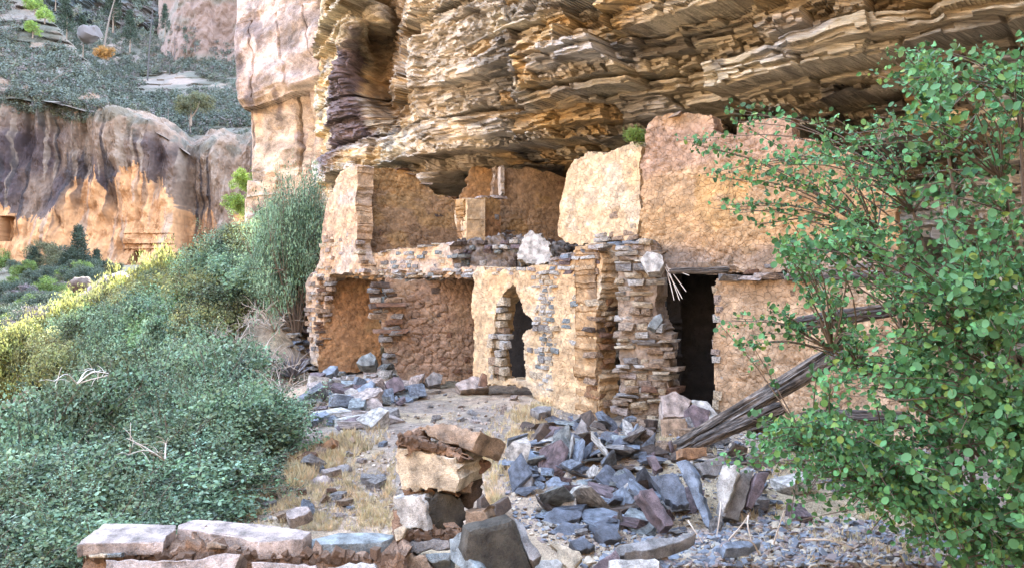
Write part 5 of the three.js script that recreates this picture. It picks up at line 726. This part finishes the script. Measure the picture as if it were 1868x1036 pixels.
{ // thicket down the slope on the left; each bush: where its top shows, distance, top height, width
  const near = [
    [385, 705, 7.6, 1.0, 'rounded grey green bush nearest the low wall, by the dry grass'], [330, 760, 6.7, 1.05, 'grey green bush behind the gap between the two capstones'], [250, 830, 6.0, 1.0, 'grey green bush directly behind the left capstone'], [150, 850, 5.4, 1.0, 'grey green bush at the lower left beside the left capstone'], [40, 880, 5.0, 0.95, 'grey green bush in the lower left corner of the view'],
    [452, 712, 8.4, 0.75, 'grey green bush beside the heap of fallen stones'], [330, 665, 8.6, 1.05, 'bluish green bush in the middle of the left thicket'], [240, 700, 7.8, 1.1, 'grey green bush with dead white twigs beside it'], [120, 730, 7.2, 1.1, 'grey green bush above the bright green one'], [20, 790, 6.4, 1.0, 'grey green bush at the left edge under the bright green one'], [90, 960, 4.6, 0.9, 'grey green bush close by the left end of the low wall'], [180, 930, 4.8, 0.7, 'low grey green bush at the left end of the capstones'],
    [360, 830, 6.6, 0.75, 'low dark bush behind the dry grass strip'],
  ];
  near.forEach(([px, py, d, w, label], i) => { const top = P(px, py, d), g = atGround(px, py, d), hgt = clamp(top.y - g.y, 0.45, 1.9); shrub('near' + i % 4, nearMake(i % 4), g, [w / 0.8, hgt / 0.85], i * 1.9, i % 3 === 1 ? L.dusk : L.teal, label, 'bush', null, i); });
  shrub('near1', nearMake(1), atGround(48, 720, 6.6), [0.75, 1.0], 1, L.lime, 'bright green leafy bush at the left edge of the thicket', 'bush', null, 31);
  const r = rngOf(91); let k = 0;
  const crest = (px) => { const q = [[0, 652], [165, 562], [330, 474], [430, 418], [560, 352], [700, 300]]; for (let i = 0; i < q.length - 1; i++) if (px < q[i + 1][0]) return lerp(q[i][1], q[i + 1][1], (px - q[i][0]) / (q[i + 1][0] - q[i][0])); return 300; };
  for (let d = 8.6; d < 21.6; d += 0.85) for (let px = 30 + r() * 40; px < 590; px += 1438 / d * 0.95 * lerp(0.8, 1.3, r())) {
    const x = (px - W / 2) / F * d, g = V(x, height(x, -d) - 0.03, -d), py = H / 2 - (g.y - EYE) / d * F; if (py > 780 || x > edgeX(d) - 0.35 - (d > 11 && d < 15 ? 0.75 : 0) - (d > 15 ? 0.5 : 0)) continue; if (x < -3.0 - d * 0.42) continue;
    if (px > 395 && d > 9 && d < 16.6) continue;
    const hMax = EYE + (H / 2 - crest(px)) / F * d - g.y - 0.1 - 0.3 * r(), hh = Math.min(lerp(0.75, 1.25, r()), hMax); if (hh < 0.3) continue;
    shrub('mid' + k % 4, midMake(k % 4), g, [lerp(0.85, 1.15, r()), hh / 0.95], r() * 6, ...(() => { const q = r(), z = d < 12 ? 'on the lower part of' : d < 17 ? 'half way up' : 'near the crest of', [lf, hue] = q < 0.3 ? [L.olive, 'olive'] : q < 0.5 ? [L.dusk, 'dark green'] : q < 0.6 ? [L.green, 'fresh green'] : [L.teal, 'grey green'], side = px < 200 ? 'toward the left edge' : px < 380 ? 'in its middle' : 'toward the ruin'; return [lf, `${hue} bush ${z} the left slope thicket, ${side}`, 'bush', `${hue} bushes ${z} the slope thicket ${side}`]; })(), k); k++;
  }
  [[540, 350, 15.6, 0.9], [575, 372, 15.9, 0.8], [505, 372, 16.4, 0.9]].forEach(([px, py, d, w], i) => { const g = atGround(px, py, d), hgt = clamp(P(px, py, d).y - g.y, 0.6, 3); shrub('tall' + i % 2, () => shrubTemplate(870 + i % 2, 0.9, 1.2, 22, 34, CL.near, 1.0, 3), g, [w, hgt / 1.15], i, L.teal, ['tall loose green bush against the outer ruin wall', 'loose green bush between the tall one and the wall corner', 'loose green bush left of the tall one below the pale buttress'][i], 'bush', null, 60 + i); });
  [[520, 500, 16.6], [548, 475, 16.9]].forEach(([px, py, d], i) => { const g = atGround(px, py, d); shrub('mid0', midMake(0), g, [0.55, clamp(P(px, py - 15, d).y - g.y, 0.4, 1.1)], i * 2, L.blue, ['small pale blue bush left of the outer ruin wall', 'pale blue bush higher up beside the outer ruin wall'][i], 'bush', null, 70 + i); });
  // sunlit crest
  const cr = rngOf(93); let c = 0;
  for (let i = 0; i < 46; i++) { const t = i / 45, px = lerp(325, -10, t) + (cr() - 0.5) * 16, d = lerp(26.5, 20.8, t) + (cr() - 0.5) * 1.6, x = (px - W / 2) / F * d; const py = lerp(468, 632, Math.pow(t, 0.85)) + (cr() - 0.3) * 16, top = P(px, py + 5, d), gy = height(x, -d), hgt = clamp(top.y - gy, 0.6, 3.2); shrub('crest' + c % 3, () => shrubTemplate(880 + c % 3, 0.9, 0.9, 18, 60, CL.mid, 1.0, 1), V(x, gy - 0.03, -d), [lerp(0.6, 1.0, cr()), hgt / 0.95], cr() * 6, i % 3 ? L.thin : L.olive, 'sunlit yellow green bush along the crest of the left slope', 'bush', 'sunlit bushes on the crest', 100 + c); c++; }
}
// dead brush and single dead branches
function deadBranch(p, seed, size, mat, label, n = 12) { const r = rngOf(seed), t = group('dead_shrub', p); tag(t, label, 'dead shrub'); const gs = []; for (let i = 0; i < n; i++) { const a = r() * 6.28, l = size * lerp(0.5, 1, r()), e = V(Math.cos(a) * l, l * lerp(0.1, 0.8, r()), Math.sin(a) * l), m = e.clone().multiplyScalar(0.5).add(V(0, l * 0.28 * r(), 0)); gs.push(tube([V(0, 0, 0), m, e], 0.011 * size + 0.003, 0.003, 8, 5)); for (let k = 0; k < 4; k++) { const s = m.clone().lerp(e, r()), q = s.clone().add(V(r() - 0.5, r() - 0.45, r() - 0.5).multiplyScalar(l * 0.7)); gs.push(tube([s, s.clone().lerp(q, 0.5).add(V(0, 0.05 * l, 0)), q], 0.005 * size + 0.001, 0.0015, 4, 4)); } } mesh('branch', mergeGeometries(gs), mat, t); return t; }
deadBranch(atGround(470, 610, 14.2), 1, 1.0, M.deadTwig, 'tangle of dead tan branches in the slope thicket below the ruin corner', 46);
deadBranch(atGround(425, 640, 13.4), 2, 0.9, M.deadTwig, 'tangle of dead branches left of the larger dead tangle', 40);
deadBranch(atGround(500, 590, 15.6), 8, 0.9, M.deadTwig, 'dead branches highest on the slope, just left of the flat stones', 36);
deadBranch(atGround(430, 590, 15.8), 9, 0.8, M.deadTwig, 'dead tan branches behind the larger dead tangle', 30);
deadBranch(atGround(515, 660, 13.2), 3, 0.7, M.deadTwig, 'dead brush beside the flat stones left of the ruin', 18);
deadBranch(P(140, 700, 6.9), 4, 0.35, M.whiteTwig, 'white dead twig sticking out of the left thicket', 4);
deadBranch(P(300, 840, 5.4), 5, 0.3, M.deadTwig, 'pale dead twig on the bush behind the left capstone', 4);
deadBranch(atGround(60, 830, 5.6), 6, 0.5, M.deadTwig, 'dead twigs at the left edge in the thicket', 12);
{ // dead flower stalk standing on the slope
  const b = P(373, 462, 22), t = group('dead_stalk', V(b.x, height(b.x, b.z), b.z)); tag(t, 'thin pale dead stalk standing up from the slope thicket', 'stalk'); mesh('stem', tube([V(0, 0, 0), V(0.02, 0.7, 0), V(0, P(373, 428, 22).y - t.position.y + 0.1, 0)], 0.045, 0.02), M.straw = std({ color: C(0.55, 0.42, 0.26) }), t);
}
function rosette(p, n, len, mat, label, name = 'yucca') { const r = rngOf(n), t = group(name, p); tag(t, label, 'plant'); for (let i = 0; i < n; i++) { const a = r() * 6.28, e = lerp(0.15, 1.35, r()), l = len * lerp(0.7, 1, r()), d = V(Math.cos(a) * Math.cos(e), Math.sin(e), Math.sin(a) * Math.cos(e)), s = V(-Math.sin(a), 0, Math.cos(a)), q = new THREE.BufferGeometry(); q.setAttribute('position', new THREE.Float32BufferAttribute([s.clone().multiplyScalar(0.016), s.clone().multiplyScalar(-0.016), d.clone().multiplyScalar(l * 0.5).addScaledVector(s, 0.02).add(V(0, 0.02, 0)), d.clone().multiplyScalar(l * 0.5).addScaledVector(s, -0.02).add(V(0, 0.02, 0)), d.clone().multiplyScalar(l)].flatMap((v) => [v.x, v.y, v.z]), 3)); q.setIndex([0, 1, 2, 2, 1, 3, 2, 3, 4]); q.computeVertexNormals(); mesh('leaf', q, mat, t); } return t; }
rosette(atGround(534, 545, 14.2).add(V(0, 0.1, 0)), 46, 0.6, L.grey, 'grey spiky rosette plant at the foot of the outer ruin wall');
{ // small green plant rooted on the ledge at the left corner of the tallest wall
  const s = shrubTemplate(890, 0.3, 0.3, 7, 14, CL.near, 1), t = group('ledge_plant', P(1158, 262, 10.25)); tag(t, 'tiny green plant on the wall top under the rock ceiling', 'plant'); t.scale.setScalar(0.55); mesh('stem', s.tw, M.twig, t); inst('foliage', s.cl, L.lime, s.m, t);
}
{ // dry grass
  const r = rngOf(95), m = [], o = new THREE.Object3D(), blades = []; for (let i = 0; i < 14; i++) { const a = r() * 6.28, l = lerp(0.6, 1, r()), b = 0.35 * r(), w = 0.012; const x = Math.cos(a), z = Math.sin(a), p = [[-z * w, 0, x * w], [z * w, 0, -x * w], [x * b * 0.4, l * 0.6, z * b * 0.4], [x * b, l, z * b]].map(([q, y, s]) => [q + x * 0.06, y, s + z * 0.06]); const g = new THREE.BufferGeometry(); g.setAttribute('position', new THREE.Float32BufferAttribute(p.flat(), 3)); g.setIndex([0, 1, 2, 2, 1, 3]); g.computeVertexNormals(); blades.push(g); }
  const tuft = mergeGeometries(blades);
  const add = (poly, n, h0, h1) => { const xs = poly.map((p) => p[0]), ys = poly.map((p) => p[1]); for (let i = 0; i < n;) { const px = lerp(Math.min(...xs), Math.max(...xs), r()), py = lerp(Math.min(...ys), Math.max(...ys), r()); if (!inPoly(poly, px, py)) continue; i++; if (noise(px * 0.022, py * 0.04, 4) < 0.42 && r() < 0.8) continue; const g = groundHit(px, py); o.position.copy(g).add(V(0, -0.01, 0)); const h = lerp(h0, h1, r() * r()); o.rotation.set((r() - 0.5) * 1.1, r() * 6, (r() - 0.5) * 1.1); o.scale.set(h * lerp(0.7, 1.3, r()), h, h * lerp(0.7, 1.3, r())); o.updateMatrix(); m.push(o.matrix.clone()); } };
  add([[370, 925], [470, 880], [600, 800], [700, 770], [715, 800], [600, 860], [520, 900], [400, 945]], 3400, 0.05, 0.17);
  add([[340, 950], [520, 880], [720, 820], [720, 975], [560, 968], [400, 950]], 5200, 0.03, 0.10);
  add([[880, 830], [900, 745], [1000, 735], [1020, 780], [940, 830], [930, 900], [890, 950]], 2600, 0.04, 0.15);
  add([[760, 760], [1000, 700], [1110, 775], [900, 800]], 700, 0.02, 0.09);
  add([[1300, 1000], [1400, 920], [1560, 930], [1700, 980], [1750, 1036], [1300, 1036]], 900, 0.03, 0.14);
  add([[1150, 780], [1310, 770], [1310, 830], [1200, 830]], 500, 0.03, 0.1); add([[1360, 830], [1500, 780], [1560, 860], [1420, 900]], 400, 0.05, 0.16);
  const g = inst('dry_grass', tuft, L.straw, m, scene, tints(3, 30, 0.6, 1.35)); tag(g, 'dry straw coloured grass between the stones', 'grass', null, 'stuff');
}
{ // fallen twigs in the gravel before the upright slabs
  [[1256, 950, 1282, 990, 4.9], [1316, 915, 1308, 978, 4.9], [1330, 985, 1366, 940, 4.8], [1366, 940, 1372, 990, 4.7], [1412, 992, 1432, 930, 4.7], [1385, 1010, 1340, 980, 4.6], [1470, 985, 1560, 1000, 4.5], [470, 806, 540, 840, 7.6]].forEach(([a, b, c, e, d], i) => { const p = P(a, b, d), q = P(c, e, d * 0.98), m = mesh('twig', tube([p.clone().sub(q), V((i % 3 - 1) * 0.02, 0.03, 0.02).add(p.clone().sub(q).multiplyScalar(0.5)), V(0, 0, 0)], 0.006, 0.003), M.deadTwig); m.position.copy(q); tag(m, i === 7 ? 'thin pale stick lying under the edge of the left thicket' : 'bleached twig standing or lying in the gravel before the upright slabs', 'twig', i === 7 ? null : 'bleached twigs in the gravel'); });
}
{ // the big round leaved shrub on the right, close to the viewer
  const t = group('round_leaved_shrub', V(3.0, 0, -4.0)), o = t.position; tag(t, 'large bright green shrub with small round leaves filling the right side', 'shrub');
  const r = rngOf(97), sprays = [], poly = [[1900, 40], [1800, 70], [1745, 105], [1700, 78], [1670, 90], [1615, 82], [1600, 130], [1520, 135], [1515, 180], [1460, 230], [1450, 300], [1385, 285], [1370, 330], [1440, 400], [1390, 470], [1470, 520], [1450, 560], [1560, 640], [1480, 650], [1500, 720], [1400, 770], [1320, 830], [1400, 850], [1460, 910], [1560, 960], [1640, 1010], [1720, 1040], [1900, 1060]];
  const tips = [[1240, 256, 4.9], [1262, 262, 4.9], [1280, 318, 4.8], [1300, 322, 4.8], [1335, 215, 4.8], [1300, 380, 4.7], [1330, 390, 4.7], [1320, 195, 4.8], [1380, 410, 4.7], [1312, 590, 4.4], [1340, 580, 4.4], [1342, 630, 4.4], [1400, 560, 4.4], [1370, 610, 4.4], [1400, 290, 4.7], [1300, 850, 4.3], [1345, 845, 4.3], [1370, 760, 4.3], [1400, 790, 4.3], [1360, 300, 4.7], [1420, 340, 4.6], [1400, 440, 4.6], [1440, 460, 4.5], [1440, 960, 4.0], [1460, 920, 4.1]];
  for (const q of tips) for (let k = 0; k < 2; k++) sprays.push([q[0] + (r() - 0.3) * 22 * k, q[1] + (r() - 0.5) * 26 * k, q[2]]);
  let guard = 0; while (sprays.length < 960 && guard++ < 60000) { const px = lerp(1300, 1920, r()), py = lerp(40, 1050, r()); if (!inPoly(poly, px, py)) continue; const dens = (py < 430 ? 0.24 + 0.12 * sst(1500, 1650, px) : 0.8 + 0.5 * sst(560, 800, py)) * (noise(px * 0.012, py * 0.012, 8) < 0.44 ? (py < 520 ? 0.2 : 0.6) : 1) * (px > 1640 && py > 230 && py < 500 ? 0.42 : 1) * sst(1250, 1560, px + 60) ; if (px > 1430 && px < 1610 && py > 545 && py < 605) continue; if (r() > dens) continue; sprays.push([px, py, lerp(3.5, 4.9, r()) * (px > 1700 ? 0.93 : 1)]); }
  const roots = [P(1990, 1080, 3.9), P(1900, 1000, 4.3), P(1780, 985, 4.6), P(2050, 900, 4.1)];
  roots.forEach((q) => { q.y = height(q.x, q.z) - 0.05; });
  const mains = [[1760, 420, 4.3], [1650, 330, 4.4], [1600, 430, 4.5], [1520, 640, 4.4], [1830, 330, 4.0], [1860, 180, 4.0], [1700, 700, 4.1], [1480, 820, 4.3], [1600, 900, 4.2], [1790, 600, 3.9], [1720, 210, 4.3], [1640, 540, 4.5], [1840, 760, 3.8]].map(([x, y, d], i) => { const e = P(x, y, d), s = roots[i % roots.length], c = new THREE.CatmullRomCurve3([s, s.clone().lerp(e, 0.35).add(V(0.06 * (r() - 0.5), 0.16, 0.1 * (r() - 0.5))), s.clone().lerp(e, 0.7).add(V(0.1 * (r() - 0.5), 0.12, 0.1 * (r() - 0.5))), e]); const g = tube(c.getPoints(8), 0.019, 0.007, 24, 7); g.translate(-o.x, -o.y, -o.z); mesh('branch', g, M.twig, t); return c; });
  const tw = [], leaf = new THREE.BufferGeometry(); { const p = [0, 0.5, 0.0], ix = []; for (let k = 0; k < 10; k++) { const a = k / 10 * 6.283, R = 0.5 * (k === 7 || k === 8 ? 1 : 1); p.push(Math.cos(a) * R * 0.94, 0.5 + Math.sin(a) * R, 0.09 + 0.03 * Math.cos(2 * a)); ix.push(0, 1 + k, 1 + (k + 1) % 10); } leaf.setAttribute('position', new THREE.Float32BufferAttribute(p, 3)); leaf.setAttribute('uv', new THREE.Float32BufferAttribute(new Float32Array(22), 2)); leaf.setIndex(ix); leaf.computeVertexNormals(); }
  const leaves = [], ob = new THREE.Object3D(), tmp = V();
  for (const [px, py, d] of sprays) {
    const tip = P(px, py, d); let best = null, bd = 9; for (const c of mains) for (let k = 3; k <= 10; k++) { const q = c.getPoint(k / 10), D = q.distanceTo(tip) + (q.y > tip.y ? 0.35 : 0) + r() * 0.3; if (D < bd) { bd = D; best = q; } }
    const dir = tip.clone().sub(best), len = dir.length(); const mid = best.clone().lerp(tip, 0.5).add(V((r() - 0.5) * 0.12 * len, 0.1 * len, (r() - 0.5) * 0.12 * len)); const c = new THREE.CatmullRomCurve3([best, mid, tip]);
    tw.push(tube([best, mid, tip], 0.0055, 0.0016, 8, 4));
    const start = Math.max(0.1, 1 - 0.42 / len), nl = Math.round(Math.min(len, 0.42) / 0.026);
    for (let k = 0; k < nl; k++) for (let q = 0; q < 2; q++) { if (r() < 0.12) continue; const u = start + (1 - start) * (k + r() * 0.5) / nl, p = c.getPoint(u); tmp.set(r() - 0.5, r() - 0.35, r() - 0.5).normalize(); const sz = lerp(0.010, 0.043, Math.pow(r(), 1.2)) * (px > 1640 ? 1.1 : 0.95); ob.position.copy(p).addScaledVector(tmp, 0.012 + r() * 0.05); ob.rotation.set(-0.5 + (r() - 0.5) * 2.2, (r() - 0.6) * 2.4, r() * 6.28); ob.scale.set(sz, sz, sz); ob.updateMatrix(); leaves.push([ob.matrix.clone(), p.length() * 0 + ob.position.distanceTo(V(0, EYE, 0)) / sz]); }
  }
  const tg = mergeGeometries(tw); tg.translate(-o.x, -o.y, -o.z); const twm = mesh('twig', tg, M.twig, t); twm.userData.kind = 'stuff';
  leaves.sort((a, b) => a[1] - b[1]); const T0 = new THREE.Matrix4().makeTranslation(-o.x, -o.y, -o.z);
  leaves.slice(0, 300).forEach(([m], i) => { const q = mesh('leaf', leaf, i % 2 ? L.jade : L.jade2, t); m.premultiply(T0).decompose(q.position, q.quaternion, q.scale); });
  const curled = leaf.clone(), cp = curled.attributes.position; for (let i = 0; i < cp.count; i++) cp.setXYZ(i, cp.getX(i) * 0.78, cp.getY(i), cp.getZ(i) + 1.5 * cp.getX(i) ** 2 - 0.5 * (cp.getY(i) - 0.4) ** 2); curled.computeVertexNormals();
  const hues = tints(5, 80, 0.4, 1.7).map((c, i) => i % 31 === 0 ? C(2.4, 1.3, 0.7) : i % 5 === 0 ? C(c.r * 1.5, c.g * 1.1, c.b * 0.8) : c), rest = leaves.slice(300).map(([m]) => m.premultiply(T0));
  inst('foliage', leaf, L.jade, rest.filter((m, i) => i % 2), t, hues); inst('foliage', curled, L.jade, rest.filter((m, i) => !(i % 2)), t, hues.slice().reverse());
}

// ------------------------------------------------------------------ trees, snags, scrub and boulders across the canyon
function pine(p, h, leaf, label, seed, gr, shape = 0.24) {
  const r = rngOf(seed), t = group('pine_tree', p); tag(t, label, 'tree', gr); mesh('trunk', tube([V(0, 0, 0), V(h * 0.01, h * 0.5, 0), V(0, h * 0.98, 0)], h * 0.017, h * 0.003), M.trunk, t); const m = [], o = new THREE.Object3D();
  for (let i = 0; i < 150; i++) { const u = Math.pow(r(), 0.8), y = h * lerp(0.22, 1, u), R = h * shape * (1.05 - u) * Math.sqrt(r()) * (0.7 + 0.5 * noise(y * 0.9, seed)), a = r() * 6.28; o.position.set(Math.cos(a) * R, y + (r() - 0.5) * 0.4, Math.sin(a) * R); o.rotation.set(r(), r() * 6, r()); o.scale.setScalar(h * 0.075 * lerp(0.7, 1.3, r())); o.updateMatrix(); m.push(o.matrix.clone()); }
  inst('crown', CL.pine, leaf, m, t, tints(seed, 20, 0.6, 1.4)); return t;
}
function roundTree(p, w, h, leaf, label, seed, cat, gr) {
  const r = rngOf(seed), t = group(cat === 'tree' ? 'leafy_tree' : 'far_shrub', p); tag(t, label, cat, gr); mesh('trunk', mergeGeometries([tube([V(0, -0.3, 0), V(0.1, h * 0.3, 0), V(0, h * 0.7, 0)], w * 0.05, w * 0.015), tube([V(0, h * 0.2, 0), V(w * 0.2, h * 0.45, 0), V(w * 0.3, h * 0.7, 0)], w * 0.03, w * 0.01)]), M.trunk, t); const m = [], o = new THREE.Object3D();
  for (let i = 0; i < 7; i++) { const c = V((r() - 0.5) * w * 0.8, h * lerp(0.35, 0.8, r()), (r() - 0.5) * w * 0.8), R = w * lerp(0.2, 0.34, r()); for (let k = 0; k < 34; k++) { const d = V(r() - 0.5, r() - 0.4, r() - 0.5).normalize(); o.position.copy(c).addScaledVector(d, R * (0.5 + 0.6 * r())); o.rotation.set(r() * 6, r() * 6, r() * 6); o.scale.setScalar(w * 0.14 * lerp(0.7, 1.4, r())); o.updateMatrix(); m.push(o.matrix.clone()); } }
  inst('crown', CL.tree, leaf, m, t, tints(seed, 20, 0.55, 1.5)); return t;
}
const snag = (px, y0, y1, d, label, mat = M.burnt, lean = 0, w = 0.010) => { const b = P(px, y0, d), h = P(px, y1, d).y - b.y, t = group('dead_tree', b); tag(t, label, 'dead tree'); mesh('trunk', tube([V(0, -1, 0), V(lean * 0.4, h * 0.5, 0), V(lean, h, 0)], h * w + 0.1, 0.06), mat, t); const r = rngOf(Math.round(px * 7 + y0)), gs = []; for (let i = 0; i < 9; i++) { const y = h * lerp(0.35, 0.95, r()), a = r() * 6.28, l = h * 0.1 * (1.2 - y / h) + 0.4; gs.push(tube([V(lean * y / h, y, 0), V(lean * y / h + Math.cos(a) * l, y + l * 0.3, Math.sin(a) * l)], 0.07, 0.03, 3, 4)); } mesh('branch', mergeGeometries(gs), mat, t); };
const greyTrunk = std({ color: C(0.12, 0.10, 0.085) });
snag(186, 96, -40, 250, 'tall pale dead trunk at the top left beside the far boulder', greyTrunk, 6, 0.012); snag(268, 142, -30, 290, 'tall slim burnt trunk on the far slope', M.burnt, 3, 0.007);
snag(355, 92, 70, 345, 'short burnt trunk below the pinkish far cliff', M.burnt, 0, 0.02); snag(318, 100, 62, 330, 'burnt trunk left of the short one below the pinkish far cliff', M.burnt, 0, 0.012); snag(340, 96, 72, 340, 'burnt trunk between two others below the pinkish far cliff', greyTrunk, 0, 0.014);
snag(347, 236, 178, 236, 'forked pale trunk low on the far slope', greyTrunk, -2, 0.016); snag(306, 218, 196, 240, 'small pale dead trunk right of the ridge foot', greyTrunk, 0, 0.02); snag(308, 132, 96, 300, 'burnt trunk in the middle of the far slope', M.burnt, 0.5, 0.01); snag(220, 60, 10, 420, 'dark trunk before the blue mountainside', M.burnt, 0, 0.012);
snag(78, 160, 128, 205, 'grey dead tree lying over the ledge above the dark cliff', greyTrunk, 7, 0.012);
[[300, 68, 10, 335, 'green pine in front of the pinkish far cliff'], [150, 110, 30, 300, 'dark pine left of the tall pale dead trunk'], [120, 80, -10, 320, 'dark pine behind the shoulder of the ridge'], [236, 96, 20, 340, 'bluish pine right of the tall pale dead trunk'], [205, 60, -40, 420, 'bluish pine high beside the dead trunk'], [100, 20, -50, 400, 'bluish pine at the top left']].forEach(([px, a, b, d, label], i) => { const q = P(px, a, d); pine(q, P(px, b, d).y - q.y, L.pine, label, 300 + i); });
roundTree(P(347, 228, 234), 9, 10, L.farOlive, 'tree with a spreading pale green crown on the far slope', 311, 'tree');
// canyon bottom
const low = (px, py, d) => P(px, py, d);
pine(low(142, 560, 160), 16, L.pine, 'tall dark pine standing before the orange foot of the far cliff', 321, null, 0.3); pine(low(175, 545, 165), 10, L.pine, 'smaller dark pine right of the tall one at the cliff foot', 322, null, 0.34); pine(low(112, 556, 158), 9, L.pine, 'small pine left of the tall one at the cliff foot', 323, null, 0.36); pine(low(60, 520, 170), 8, L.pine, 'small dark pine near the left edge of the canyon bottom', 324, null, 0.36);
{
  const r = rngOf(99), kinds = [[L.farLime, 'bright green far shrub among the canyon bottom trees', 'bright far shrubs'], [L.farDusk, 'dark green far shrub in the canyon bottom', 'dark far shrubs'], [L.farGrey, 'grey leafless far shrub in the canyon bottom', 'grey far shrubs'], [L.farDusk, 'dark green far shrub in the canyon bottom', 'dark far shrubs'], [L.farOlive, 'olive green far shrub in the canyon bottom', 'olive far shrubs']];
  for (let i = 0; i < 110; i++) { const px = lerp(-20, 235, r()), t = Math.pow(r(), 0.8), py = lerp(470, 640, t) + (px > 170 ? 10 : 0), d = lerp(180, 92, t), k = kinds[Math.floor(r() * kinds.length)]; const q = low(px, py, d); const s = lerp(0.6, 1.15, r()); roundTree(V(q.x, q.y - 1.2 * s, q.z), 5.2 * s, 5.0 * s * d / 150, k[0], k[1], 400 + i % 9, 'shrub', k[2]); }
  // the ground they stand on: a bank that climbs to the foot of the cliff
  const K = (px, l) => column(px, l);
  const g = loft([K(-260, [[760, 70], [650, 88], [560, 128], [500, 168], [468, 182]]), K(60, [[760, 70], [650, 88], [565, 128], [505, 168], [470, 188]]), K(200, [[760, 72], [650, 90], [570, 130], [515, 170], [492, 190]]), K(420, [[760, 74], [650, 92], [560, 132], [500, 172], [440, 203]]), K(700, [[760, 74], [650, 92], [560, 132], [500, 172], [440, 203]])], 0.3, [14, 24, 24, 16], (c) => c.map(([x, y, z]) => [x, y + (fbm(x * 0.1, z * 0.1, 3, 4) - 0.5) * 4 - 1.5, z]), ([x, y, z]) => mul(mix([0.09, 0.07, 0.05], [0.16, 0.115, 0.085], fbm(x * 0.1, z * 0.1, 9, 4)), 0.8 + 0.4 * noise(x, z)), 0.02);
  structure('canyon_bank', g, M.far, 'scrubby bank at the foot of the far cliff');
}
{ // boulders far off
  const boulder = (px, py, d, w, h, mat, seed, label) => { const g = toCreasedNormals(new THREE.IcosahedronGeometry(1, 4), 0.5), p = g.attributes.position, cuts = []; const r = rngOf(seed); for (let i = 0; i < 9; i++) cuts.push([V(r() - 0.5, r() - 0.5, r() - 0.5).normalize(), lerp(0.62, 0.9, r())]); const v = V(); for (let i = 0; i < p.count; i++) { v.fromBufferAttribute(p, i); for (const [n, k] of cuts) { const q = v.dot(n) - k; if (q > 0) v.addScaledVector(n, -q); } v.multiplyScalar(1 + (fbm(v.x * 2.5 + seed, v.y * 2.5, v.z * 2.5, 5) - 0.5) * 0.6); p.setXYZ(i, v.x * w, v.y * h, v.z * w); } g.computeVertexNormals(); const m = mesh('boulder', boxUV(toCreasedNormals(g, 0.6), 0.1), mat); m.position.copy(P(px, py, d)); m.rotation.z = 0.2; tag(m, label, 'boulder'); return m; };
  boulder(163, 62, 262, 3.9, 3.6, std({ color: C(0.10, 0.09, 0.09) }), 3, 'large grey boulder perched on the ridge at the top left');
  const b = boulder(190, 545, 60, 2.6, 1.3, S.mauve, 5, 'long purplish rock rising behind the sunlit crest'); b.rotation.z = 0.75;
  boulder(145, 520, 110, 1.6, 1.2, S.darkBrown, 7, 'pale round rock among the canyon bottom shrubs');
}
{ // scrub on the far slopes, one mass
  const r = rngOf(101), m = [], o = new THREE.Object3D(), cols = [[0.055, 0.075, 0.052], [0.075, 0.09, 0.055], [0.045, 0.063, 0.045], [0.095, 0.10, 0.055], [0.10, 0.085, 0.078], [0.065, 0.085, 0.065]].map((c) => C(...c));
  const put = (g, n, s0, s1, v0, v1, dens) => { for (let i = 0; i < n; i++) { const q = gridPoint(g, r(), lerp(v0, v1, r())); if (noise(q.x * 0.07, q.y * 0.1, 6) < dens) continue; for (let k = 0; k < 3; k++) { const s = lerp(s0, s1, r() * r()); o.position.copy(q).add(V((r() - 0.5) * s, s * (0.2 + 0.35 * k), (r() - 0.5) * s)); o.rotation.set(r() * 6, r() * 6, r() * 6); o.scale.set(s, s * 0.8, s); o.updateMatrix(); m.push(o.matrix.clone()); } } };
  put(farGrids.ridge, 2000, 1.0, 3.0, 0.02, 0.8, 0.36); put(farGrids.slope, 5200, 1.2, 3.2, 0.0, 1, 0.3); put(farGrids.pink, 260, 1.2, 3.0, 0, 0.6, 0.6); put(farGrids.forest, 2600, 2.5, 6, 0, 1, 0.2); put(farGrids.main, 1500, 0.7, 2.0, 0.82, 1, 0.3);
  const g = inst('far_scrub', CL.far, new THREE.MeshPhysicalMaterial({ color: C(1, 1, 1), roughness: 0.8, transmission: 0.15, thickness: 0, side: THREE.DoubleSide }), m, scene, cols); tag(g, 'grey green scrub covering the far slopes', 'scrub', null, 'stuff');
}
{ // ridge bushes, bright leaf colour standing in for sunlight, and an amber one
  [[62, 18, 246], [45, 4, 250], [80, 34, 242], [58, 60, 238]].forEach(([x, y, d], i) => roundTree(P(x, y + 8, d), 4.5, 4.2, L.lime, 'bright yellow green bush on the skyline of the ridge at the top left', 500 + i, 'shrub', 'yellow green bushes on the ridge'));
  roundTree(P(195, 108, 236), 5, 3.2, L.amber, 'amber autumn bush right of the far boulder', 510, 'shrub');
  roundTree(P(448, 372, 40), 1.3, 1.9, L.lime, 'yellow green sapling growing at the foot of the buttress', 511, 'tree'); roundTree(P(444, 410, 38), 1.6, 1.5, L.lime, 'yellow green bush under the sapling by the buttress', 512, 'shrub');
}

const renderer = new THREE.WebGLRenderer({ antialias: true });
renderer.setSize(1024, 567); renderer.toneMapping = THREE.LinearToneMapping; renderer.toneMappingExposure = EXPOSURE; renderer.shadowMap.enabled = true;
renderer.render(scene, camera);
